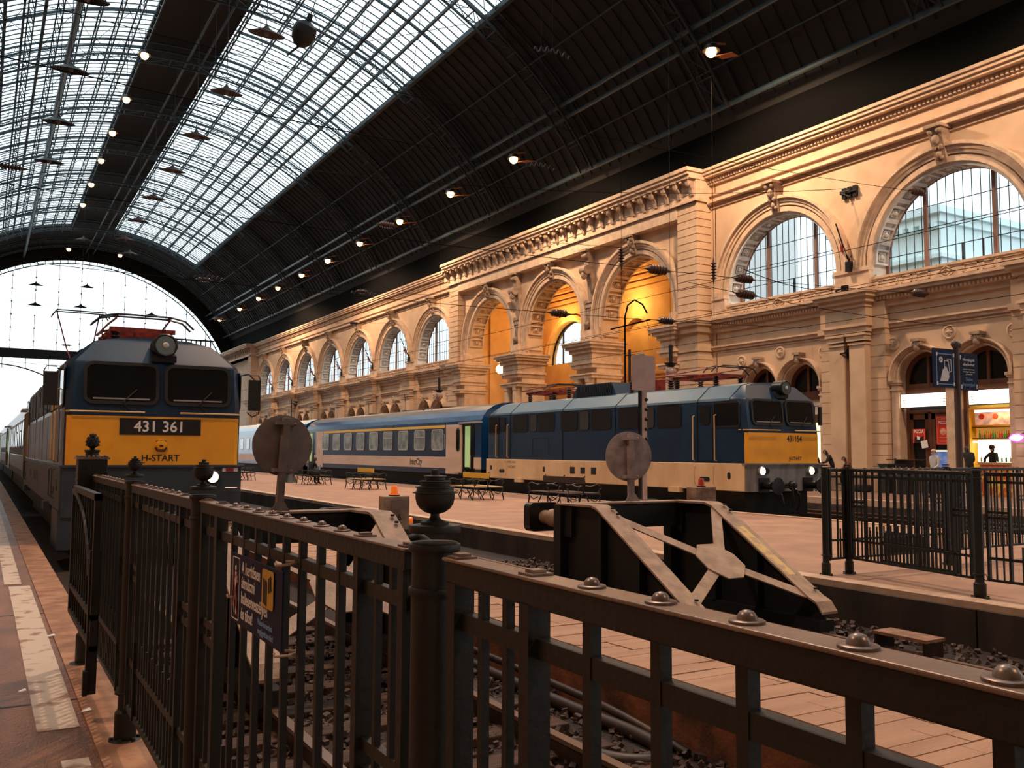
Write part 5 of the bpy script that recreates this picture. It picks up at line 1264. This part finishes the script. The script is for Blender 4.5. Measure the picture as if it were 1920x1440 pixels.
person('person','dark figure standing in the lit doorway behind the cream-skirted locomotive',(31.0,27.3,0),-1.2,{},clothk,clothk)
person('person','customer in black jacket leaning at the bar counter beside the yellow wall','' or (33.2,21.6,.1),2.5,dict(che=(0,-.10,1.33),nec=(0,-.18,1.48),hb=(0,-.22,1.56),hm=(0,-.26,1.64),ht=(0,-.27,1.72),el=(-.24,-.22,1.18),wl=(-.2,-.44,1.12),er=(.24,-.22,1.18),wr=(.16,-.44,1.12),sl=(-.17,-.1,1.43),sr=(.17,-.1,1.43)),clothk,clothk,sc=1.08)
person('person','barman in black shirt with raised elbow behind the bar counter','' or (35.3,21.95,.18),-1.9,dict(er=(.36,-.12,1.20),wr=(.16,-.24,1.06),el=(-.36,-.10,1.22),wl=(-.16,-.26,1.06)),clothk,clothk,sc=1.03,cap=blk)
person('person','dark-haired person in black sitting on the bench behind the round disc',(13.62,42.6,.0),PI/2+.3,sit,clothk,clothk,sc=1.05)
for lb,x,y,z in (('pale','x',0,0),): pass
# benches under the seated pair
t=thing('luggage_bag','dark bag lying beside the seated pair at the pilaster','bag',(32.7,26.2,0)); MB().box(-.25,.25,-.3,.3,0,.32).build('bag_body',clothk,t,bevel=.08)
t=thing('stone_seat','low dark block the huddled pair sits on at the foot of the pilaster','seat',(32.9,27.3,0)); MB().box(-.25,.28,-1.1,1.0,0,.80).build('seat_block',plasterD,t,bevel=.03)
# bin and high table
t=thing('litter_bin','dark green litter bin with raised lid between the pilaster and the pizza door','bin',(32.9,25.1,0)); MB().box(-.26,.26,-.24,.24,0,1.15).build('bin_body',mat('bin_green',(.012,.02,.018),.5),t,bevel=.03); MB().box(-.27,.27,-.26,.26,1.15,1.22).box(.2,.27,-.26,-.2,1.2,1.45).build('lid',MT['bin_green'],t)
t=thing('high_table','dark high table standing in front of the pizza door','table',(32.4,23.9,0)); MB().box(-.4,.4,-.62,.55,1.38,1.42).build('table_top',woodd,t); MB().box(-.25,.25,-.25,.2,0,1.38).build('pedestal',blk,t)
# ================================================================ kiosk details
def litbox(y0,y1,z0,z1,label):
    t=thing('light_box',label,'lit sign',(34.12,(y0+y1)/2,z0)); h=z1-z0; w_=(y1-y0)/2
    MB().box(-.08,.1,-w_,w_,0,h).build('lit_panel',litpanel,t); g=MB()
    for a,b,c,d in ((-w_-.03,w_+.03,-.03,0),(-w_-.03,w_+.03,h,h+.03),(-w_-.03,-w_,0,h),(w_,w_+.03,0,h)): g.box(-.1,.1,a,b,c,d)
    g.build('box_frame',woodd,t); g=MB()
    for s in (-1,1):
        for k in range(4): g.tube([(-.085,s*(w_-.05),.05+k*.12),(-.085,s*(w_-.18+.02*k),.08+.1*k),(-.085,s*(w_-.10),.12+.1*k),(-.085,s*(w_-.24),.03+.12*k)],.012,4)
    g.build('scroll_ornament',mat('ornament_gold',(.35,.25,.1),.5),t)
    return t
litbox(23.02,25.18,3.62,4.17,'glowing white sign box with scroll corners over the pizza posters'); litbox(19.95,22.08,3.62,4.17,'glowing white sign box over the open bar')
def poster(y,z,w_,h,label,small):
    t=thing('poster',label,'poster',(34.30,y,z)); MB().box(-.01,.01,-w_/2,w_/2,-h/2,h/2).build('sheet',redp,t)
    frame('border_line',(-.012,0,0),YX,Z,w_*.9,h*.92,.02,.012,.002,mat('poster_pink',(.75,.35,.25),.5),t)
    text('PIZZA',(-.013,0,h*(.27 if not small else .30)),YX,Z,.17 if not small else .19,lettw,t,'lettering',.9,.002,bold=.003)
    if not small:
        g=MB(plane_M((-.013,0,-.05),YX,Z)); g.lathe([(.12,0),(.14,0),(.14,.002),(.12,.002)],n=24); g.sphere((0,-.02,0),.08,10,.2); g.build('emblem',MT['poster_pink'],t)
        for z_,w2 in ((.47,.4),(-.30,.42),(-.45,.4)): MB().box(-.014,-.012,-w2/2*.9,w2/2*.9,z_-.012,z_+.012).build('text_line',MT['poster_pink'],t)
    else:
        g=MB(plane_M((-.013,0,-.05),YX,Z)); g.prism([(-.22,-.25,0),(.2,-.22,0),(.22,.05,0),(.05,-.02,0),(-.05,.06,0),(-.2,.0,0)],(0,0,.003)); g.build('print',blk,t); g=MB(plane_M((-.016,0,-.05),YX,Z)); g.prism([(-.08,-.1,0),(.02,-.1,0),(.05,.0,0),(-.1,.06,0)],(0,0,.003)); g.build('highlight',lettw,t)
    return t
poster(23.42,2.62,.62,1.18,'tall red pizza poster on the right leaf of the brown door',False); poster(24.55,2.40,.60,.60,'small square red pizza poster on the left leaf of the brown door',True)
o=MB(plane_M((34.27,24.28,2.05),(0,-1,.2),(0,.2,1))).box(-.15,.15,-.16,.16,0,.006).build('paper_notice',white); tag(o,'small tilted white paper notice overlapping the small pizza poster','notice')
t=thing('ice_cream_freezer','blue and white freezer front with lit edge under the tall pizza poster','freezer',(34.2,23.42,1.0)); MB().box(-.1,.15,-.45,.45,-1,.78).build('freezer_body',woodd,t); MB().box(-.12,-.1,-.42,.42,.1,.72).build('blue_front',mat('freezer_blue',(.02,.08,.35),.4,col2=(.3,.4,.5),scale=3,emit=(.05,.15,.5),estr=.4),t); MB().box(-.13,-.1,-.42,.42,.74,.80).build('lit_edge',litdoor,t)
# the open bar
g=MB(); g.box(34.6,37,19.9,23.6,-.1,.15); g.box(36.9,37,19.8,23.7,0,4.5); g.box(34.6,37,23.5,23.6,0,4.5); g.box(34.6,37,20.05,20.12,0,4.5); g.box(34.6,37,19.9,23.6,3.5,3.6); bw=struct(g,'wall_bar',mat('bar_yellow',(.75,.45,.05),.7))
t=thing('bar_counter','wooden bar counter with yellow and red front','counter',(34.55,21.35,0)); MB().box(-.05,.45,-1.0,.75,1.22,1.32).build('counter_top',mat('counter_top',(.45,.25,.12),.4),t); MB().box(0,.4,-1.0,.7,0,1.22).build('counter_front',mat('counter_front',(.6,.12,.03),.5,col2=(.75,.5,.05),scale=3,cut=(.45,.5)),t)
t=thing('bar_shelf','lit back shelf of the bar holding rows of bottles','shelf',(36.5,22.55,0))
MB().box(.1,.14,-1.05,.85,1.3,2.25).build('lit_back',litpanel,t); 
for z in (2.28,2.76): MB().box(-.2,.18,-1.05,.9,z,z+.04).build('shelf_board',woodd,t)
MB().box(-.15,.1,-1.05,.9,2.12,2.2).build('shelf_light',litpanel,t); MB().box(.1,.15,-1.05,.9,2.3,2.8).build('shelf_back',mat('shelf_ochre',(.7,.32,.05),.5,emit=(1,.5,.1),estr=.3),t)
t=thing('menu_board','long picture menu board with red emblems above the bottle shelf','menu',(36.3,22.5,3.12)); MB().box(0,.05,-.95,.8,-.25,.26).build('board',mat('menu_photo',(.62,.30,.2),.5,col2=(.10,.04,.03),scale=3.5,emit=(.9,.5,.35),estr=.35),t); MB().box(-.03,0,-.95,.8,.28,.38).build('tube_light',litpanel,t)
for y in (.5,-.1): MB().lathe([(.001,-.02),(.12,-.02),(.12,0)],(-.0,y,.1),16,'x').build('emblem',redp,t)
random.seed(5)
bp=[]
for row,(z,n) in enumerate(((2.32,17),(1.32,9))):
    for i in range(n):
        y=21.62+ (1.65/n)*i if row==0 else 21.7+.18*i
        k=random.choice(('bottle_amber','bottle_green','bottle_clear','bottle_red','bottle_amber')); h=random.uniform(.24,.34)
        g=MB(); g.lathe([(.036,0),(.038,h*.55),(.014,h*.72),(.013,h),(.001,h)],n=10); o=g.build('bottle',MT[k],None,True,loc=(36.4,y,z)); tag(o,'%s bottle on the %s'%({'bottle_amber':'amber','bottle_green':'green','bottle_clear':'clear','bottle_red':'dark red'}[k],'shelf below the picture menu board' if row==0 else 'lower lit shelf behind the barman'),'bottle',group='%s bottles on the %s shelf'%(k[7:],'upper' if row==0 else 'lower'))
for i in range(1): MB().box(-.2,.2,-1.0,.9,1.26,1.32).build('shelf_board',woodd,t).location=(0,0,0)
t=thing('neon_sign','small glowing purple and white neon sign at the right of the bar','neon sign',(33.0,19.58,2.25)); MB().tube([(.02,-.1,.1),(.66,-.12,.3)],.02,5).build('mount_arm',blkg,t)
neon=mat('neon_white',(1,.9,1),.5,emit=(1,.85,1),estr=6); neonp=mat('neon_purple',(.4,.05,.6),.5,emit=(.45,.03,.9),estr=3)
g=MB(plane_M((0,0,0),YX,Z)); g.prism([(-.26,0,0),(-.16,.07,0),(-.1,.12,0),(0,.10,0),(.08,.13,0),(.16,.07,0),(.26,.02,0),(.15,-.07,0),(.05,-.12,0),(-.04,-.10,0),(-.15,-.08,0)],(0,0,.03)); g.build('neon_letters',neon,t)
g=MB(plane_M((.01,0,0),YX,Z)); g.tube([(-.30,0,0),(-.2,.11,0),(0,.15,0),(.2,.11,0),(.30,0,0),(.2,-.11,0),(0,-.15,0),(-.2,-.11,0)],.018,6,True); g.build('neon_outline',neonp,t)
# ================================================================ lamps
def zroof(x): return ZC+math.sqrt(RD**2-(x-XC)**2)
def roof_lamp(loc,label,on=True,reflector=True):
    t=thing('floodlight',label,'lamp',loc)
    MB().sphere((0,0,0),.26,14).build('bulb',bulbo,t,True)
    g=MB(); g.lathe([(.05,.42),(.30,.30),(.42,.05),(.40,.05),(.28,.27)],n=16); g.build('lamp_shade',blkg,t,True)
    if reflector: g=MB(); g.bar((.5,-.3,-.1),(1.5,.3,.2),.8,.03); g.tube([(0,0,.4),(.9,0,.6)],.05,6); g.build('reflector_plate',mat('copper_plate',(.25,.07,.02),.5),t)
    g=MB(); g.tube([(0,0,.35),(0,0,zroof(loc[0])-loc[2])],.02,5); g.build('suspension_rod',steelD,t)
    return t
ordn=['nearest','second','third','fourth','fifth','sixth','seventh','eighth','ninth','tenth','eleventh']
k=0
YS=[30.9,49.2,58.3,67.6,76.7,85.5,94.0,103,111.5,121,132.6]
for i,y in enumerate(YS):
    roof_lamp((28.7,y,20.35),'%s glowing sodium floodlight under the dark right slope of the roof'%ordn[i] if i else 'nearest and brightest orange floodlight under the dark right slope of the roof')
for i,y in enumerate((64.9,74,82.6,91.2,100.1,109)): roof_lamp((8.5,y,28.6),'%s glowing floodlight along the left edge of the dark ridge strip'%ordn[i],reflector=False)
roof_lamp((9.2,137.5,29.2),'left one of the two lamps glowing at the end of the roof under the ridge',reflector=False); roof_lamp((15.7,137,29.0),'right one of the two lamps glowing at the end of the roof under the ridge',reflector=False)
def pendant(loc,label,mt=steelD,sc=1.0,wire=6):
    t=thing('pendant_lamp',label,'lamp',loc)
    g=MB(); g.lathe([(.04*sc,.42*sc),(.10*sc,.30*sc),(.16*sc,.22*sc),(.62*sc,.03*sc),(.86*sc,-.06*sc),(.84*sc,-.08*sc),(.55*sc,-.01*sc),(.12*sc,.12*sc)],n=18); g.build('lamp_shade',mt,t,True)
    t.scale=(1,.45,1)
    wire=zroof(loc[0])-loc[2]-.15
    MB().sphere((0,0,-.02*sc),.13*sc,10,1.2).build('bulb',mat('unlit_bulb',(.25,.2,.18),.3),t,True)
    MB().tube([(0,0,.4*sc),(0,0,wire)],.02,4).build('suspension_wire',steelD,t)
    return t
rs=mat('shade_rose',(.045,.022,.02),.5)
for i,y in enumerate((46.6,55.7,64.8,73.9,83.0,92.1,101.2)): pendant((12.05,y,23.6),'%s hanging lamp shade in the row below the ridge, right of the dark strip'%ordn[i],rs,1.15,6)
for i,y in enumerate((44.6,53.7,62.8,71.9)): pendant((3.3,y,22.3),'%s hanging lamp shade in front of the left skylight'%ordn[i],steelD,1.15,7)
for i,(x,y,z) in enumerate(((9.2,115,26.0),(14.6,118,25.6),(5.5,140,24.3),(11.9,140,24.6),(5.5,140,21.5),(11.2,140,21.7),(20.6,140,21.3))):
    pendant((x,y,z),'hanging lamp shade seen small against the %s'%('dark end of the roof' if i<2 else 'white end glazing'),rs if i<2 else steelD,1.1,3)
for o in [o for o in bpy.data.objects if o.name.startswith('pendant_lamp') and 'seen small' in o.get('label','')]:
    o['group']='lamp shades near the end glazing' if 'glazing' in o['label'] else 'lamp shades at the dark roof end'
# big dark hanging bowl
t=thing('pendant_bowl','big black bowl-shaped lamp seen from below against the skylight','lamp',(10.0,33.2,17.6)); t.rotation_euler=(.35,.25,0)
g=MB(); g.lathe([(.001,-.55),(.2,-.5),(.38,-.3),(.46,0),(.42,.28),(.25,.42),(.12,.48),(.10,.75),(.001,.8)],n=24); g.build('bowl',blk,t,True); MB().tube([(0,0,.7),(0,0,14.8)],.015,4).build('suspension_wire',blk,t); MB().tube([(0,0,-.5),(-.3,0,-1.0)],.05,6).build('stem',blk,t)
for loc,lb in (((30.0,35.5,5.75),'glass bowl lamp hanging in front of the rusticated pier, under the right portico arch'),((30,62.5,5.9),'glass bowl lamp hanging over the blue coach at the left pier of the portico')):
    t=thing('bowl_lantern',lb,'lamp',loc)
    MB().lathe([(.001,-.55),(.06,-.40),(.26,-.18),(.30,.02),(.22,.18),(.10,.22)],n=18).build('glass_bowl',mat('opal_glass',(.38,.27,.25),.25,col2=(.25,.17,.15),scale=5),t,True)
    MB().lathe([(.36,.42),(.30,.38),(.14,.20),(.12,.20),(.10,.44),(.11,1.3),(.10,1.35),(.001,1.36)],n=16).build('lamp_cap',blkg,t,True); MB().tube([(0,0,1.3),(0,0,zroof(loc[0])-loc[2])],.012,4).build('suspension_wire',blkg,t)
# globe lamps and uplight at the portico
for loc,lb,r in (((33.0,58.3,7.75),'larger glowing globe lamp on the portico pier, left of the arched window',.34),((33.2,57.2,7.7),'smaller glowing globe lamp on the portico pier',.24),((34.2,43.0,6.1),'glowing globe lamp under the right portico arch just above the locomotive roof',.25)):
    t=thing('globe_lamp',lb,'lamp',loc); MB().sphere((0,0,0),r,16).build('globe',bulb,t,True); MB().tube([(0,0,-.2),(.3,0,-.5),(1.0,0,-.5)],.03,6).build('bracket',blkg,t)
    light('globe_glow','POINT',(0,0,0),(1,.62,.28),260,r,t)
t=thing('uplight','uplighter throwing a yellow-green glow below the arched window','lamp',(40.7,58.3,6.6)); MB().box(-.15,.3,-.3,.3,-.1,.1).build('housing',blk,t)
light('uplight_beam','AREA',(0,0,.2),(1,.85,.05),60,.4,t); bpy.data.objects['uplight_beam'].rotation_euler=(PI,0,0)
# flags on poles between the upper arches
def flag(y,label,X=33.2):
    t=thing('flag',label,'flag',(X+.3,y,10.2))
    MB().tube([(.2,0,-.1),(-.35,0,.9),(-.75,0,1.75)],.035,6).build('flag_pole',blkg,t)
    cols=((.45,.04,.03),(.55,.53,.5),(.02,.06,.04))
    for k in range(3):
        g=MB(); n=6; P=[]
        for i in range(n+1):
            u=i/n; x=-.30-.42*u*.9; z=.72+.85*u
            P.append([(x+.16*j,.06*math.sin(i*1.3+j)+.02,z-.10*(3-k)+0-.22*j*(.4+.6*u)-.10*k) for j in (k,k+1)])
        for a,b in zip(P,P[1:]): g.quad(a[0],a[1],b[1],b[0])
        g.build('stripe',mat('flag_%d'%k,cols[k],.8),t,True)
    g=MB(); g.box(-.05,.25,-.12,.12,-.35,.1); g.tube([(.1,-.1,.3),(-.1,-.3,.35)],.03,5); g.build('holder',blkg,t)
    return t
flag(27.35,'striped flag on a slanted pole between the two nearest arched windows')
for i,c in enumerate(FAR[:-1]): flag(c+4.55,'furled flag on a slanted pole, %s beyond the portico'%ordn[i].replace('nearest','first'))
# ================================================================ overhead wires and insulators
wire=mat('wire_black',(.003,.003,.003),.9,spec=.05)
def strand(a,b,label,cat='wire',sag=.3,r=.011,ins=()):
    t=thing('overhead_wire',label,cat,a); A=Vector(a); B=Vector(b); P=[tuple((B-A)*(i/12)+Vector((0,0,-sag*4*(i/12)*(1-i/12)))) for i in range(13)]
    MB().tube(P,r,4).build('wire_line',wire,t)
    for u in ins:
        c=(B-A)*u+Vector((0,0,-sag*4*u*(1-u))); d=(B-A).normalized(); Mx=Matrix.Translation(c)@d.to_track_quat('Z','Y').to_matrix().to_4x4()
        pr=[(.02,-.55),(.05,-.42)]
        for k in range(6): z=-.36+.12*k; pr+=[(.07,z),(.17-abs(k-2.5)*.012,z+.04),(.15,z+.07),(.07,z+.09)]
        pr+=[(.05,.45),(.02,.58)]
        MB(Mx).lathe(pr,n=12).build('insulator',ceram,t,True)
    return t
strand((-10,23.6,8.0),(33.9,23.6,8.3),'cross wire hung with insulators above the cream-skirted locomotive',sag=.5,ins=(.67,.76,.985))
strand((-10,30,7.4),(33.9,30,7.6),'lower cross wire with insulator before the middle portico arch',sag=.45,ins=(.675,.80))
strand((19.8,20,7.2),(33.4,27.4,9.1),'wire running to the wall bracket beside the nearest flag',sag=.3,r=.014)
strand((-5,23.6,12.4),(33.9,23.6,12.6),'high cross wire with insulator in front of the largest arched window',sag=.6,ins=(.985,))
strand((19.8,22.5,7.2),(33.9,22.5,6.8),'cross wire with insulator low in front of the arched windows',sag=.15,ins=(.18,))
strand((5,36,13.0),(33.9,27.6,13.8),'oblique wire ending at the small wall plate between the arches',sag=.8,r=.014)
strand((-10,17,9.0),(8,17,8.0),'thin wire crossing the left skylight',sag=.3,r=.012)
strand((-10,40,13.3),(33.9,40,13.3),'long cross wire below the skylight with dark insulators',sag=.9,ins=(.24,.6))
strand((-10,60,13.6),(33.9,60,13.6),'farther cross wire with insulators against the dark roof',sag=1.0,ins=(.50,.745))
strand((-10,80,13.9),(33.9,80,13.9),'distant cross wire with insulators in front of the far arcades',sag=1.0,ins=(.62,.9))
strand((-10,110,14.0),(33.9,110,14.0),'most distant cross wire crossing the end glazing',sag=1.0,ins=(.4,.7))
for xc,k,x0 in ((19.8,'above the cream-skirted locomotive',-11.9),(24.2,'above the track beside the far platform',-11.9)):
    strand((xc,x0,6.0),(xc,149.6,6.0),'contact wire running lengthwise %s'%k,sag=.05,r=.009); strand((xc,x0,7.2),(xc,149.6,7.2),'carrying wire running lengthwise %s'%k,sag=.25,r=.009)
for (x,y,z),lb in (((26,34.3,11.0),'upright insulator hanging before the right portico arch'),((30,32.3,10.4),'upright insulator hanging at the left of the nearer arched window')):
    t=thing('hanging_insulator',lb,'insulator',(x,y,z)); pr=[(.02,-.7)]
    for k in range(6): q=-.45+.14*k; pr+=[(.06,q),(.16,q+.05),(.06,q+.1)]
    pr+=[(.02,.6)]
    MB().lathe(pr,n=12).build('insulator',ceram,t,True); MB().tube([(0,0,.5),(0,0,zroof(x)-z)],.012,4).tube([(0,0,-.6),(0,0,-2.2)],.012,4).build('suspension_wire',wire,t)
for i,(x,y,z) in enumerate(((20.0,31.1,18.3),(25,40,16.7),(22.8,60,12.7),(12.2,60,12.7))):
    t=thing('cable_coil',('cable coil nearest the lower edge of the skylight','cable coil hanging left of the second floodlight','cable coil above the far arcades','cable coil at the far end of the skylight')[i],'cable',(x,y,z)); pts=[(-.9+.05*k,.0,.12*math.sin(k*1.1)+.15*math.sin(PI*k/36)) for k in range(37)]; MB().tube(pts,.035,5).build('coil',mat('coil_copper',(.03,.015,.012),.5),t,True); MB().tube([(0,0,.1),(0,0,zroof(x)-z)],.01,4).build('suspension_wire',steelD,t)
t=thing('catenary_arm','curved overhead line bracket with arm beside the loudspeaker pole','bracket',(22.3,29.2,0)); MB().tube([(0,0,0),(0,0,7.1),(.15,0,7.6),(.5,0,7.85),(.9,0,7.7),(1.15,0,7.35)],.035,6).tube([(-.7,0,6.55),(1.3,0,7.1)],.035,6).build('curved_arm',wire,t,True)
for y,z,lb in ((27.5,13.6,'small square wall plate holding a wire between the two nearest arches'),(27.4,8.95,'iron wall bracket below the nearest flag'),(27.35,6.1,'iron wall bracket in the recess between the paired pilasters')):
    t=thing('wall_bracket',lb,'bracket',(33.3 if z>7 and z<10 else (33.9 if z>10 else 33.5),y,z)); g=MB(); g.box(-.05,.1,-.15,.15,-.2,.25) if z<10 else [g.box(-.05,.1,-.4+.3*i,-.2+.3*i,-.25,.25) for i in range(3)]; g.bar((-.05,0,.1),(-.35,.25,0),.06); g.bar((-.05,0,-.2),(-.35,.25,0),.05); g.box(-.12,0,-.45,.45,-.04,.04) if z>10 else None; g.build('bracket_body',blkg,t)
# ================================================================ lights of the place, and added spots without fixtures
for i,(y,p) in enumerate(((12.6,6500),(30.9,6500),(49.2,5000),(67.6,5000),(85.5,5500),(111.5,6500))):  # nearest spot is unseen, added without a fixture to warm the near wall
    l=light('sodium_lamp','SPOT',(28.7,y,20.0),(1.0,.67,.41),p*1.12,.35,spot_size=2.7,spot_blend=.35); l.rotation_euler=(0,-.30,0)
for x,y,p in ((-4.0,9,2400),(9.0,-7,2600),(10,16,9000),(12,40,9000),(12,70,9000)):  # unseen spots without fixtures, added to brighten the platforms and the camera end
    l=light('added_platform_spot','SPOT',(x,y,14 if x<0 or y<0 else 22),(1.0,.64,.42),p,.35,spot_size=2.2,spot_blend=.6)
light('vestibule_lamp','POINT',(39.5,42.8,12.3),(1,.62,.22),420,.3); light('vestibule_lamp','POINT',(39.5,52,12.3),(1,.62,.22),380,.3); light('vestibule_lamp','POINT',(39.5,61,12.0),(1,.58,.20),480,.3)
light('bar_lamp','AREA',(35.9,22.0,3.4),(1,.78,.42),40,1.0); 

for i,(x,y,s_) in enumerate(((.62,6.2,.03),(.58,8.8,.035),(.30,6.9,.025))):
    o=MB().add([(-s_,-s_*.6,0),(s_,-s_*.5,.004),(s_*.7,s_*.8,.012),(-s_*.6,s_*.7,.002)],[(0,1,2,3)]).build('paper_scrap',white,None,loc=(x,y,.014)); tag(o,'small white paper scrap lying on the left platform %s'%('near the fence post foot','by the platform edge','on the painted line side')[i],'litter')
g=MB(); g.box(-3,.60,6.55,6.58,0,.002); g.box(-3,.60,10.1,10.13,0,.002); g.build('joint_line',blk,fl)
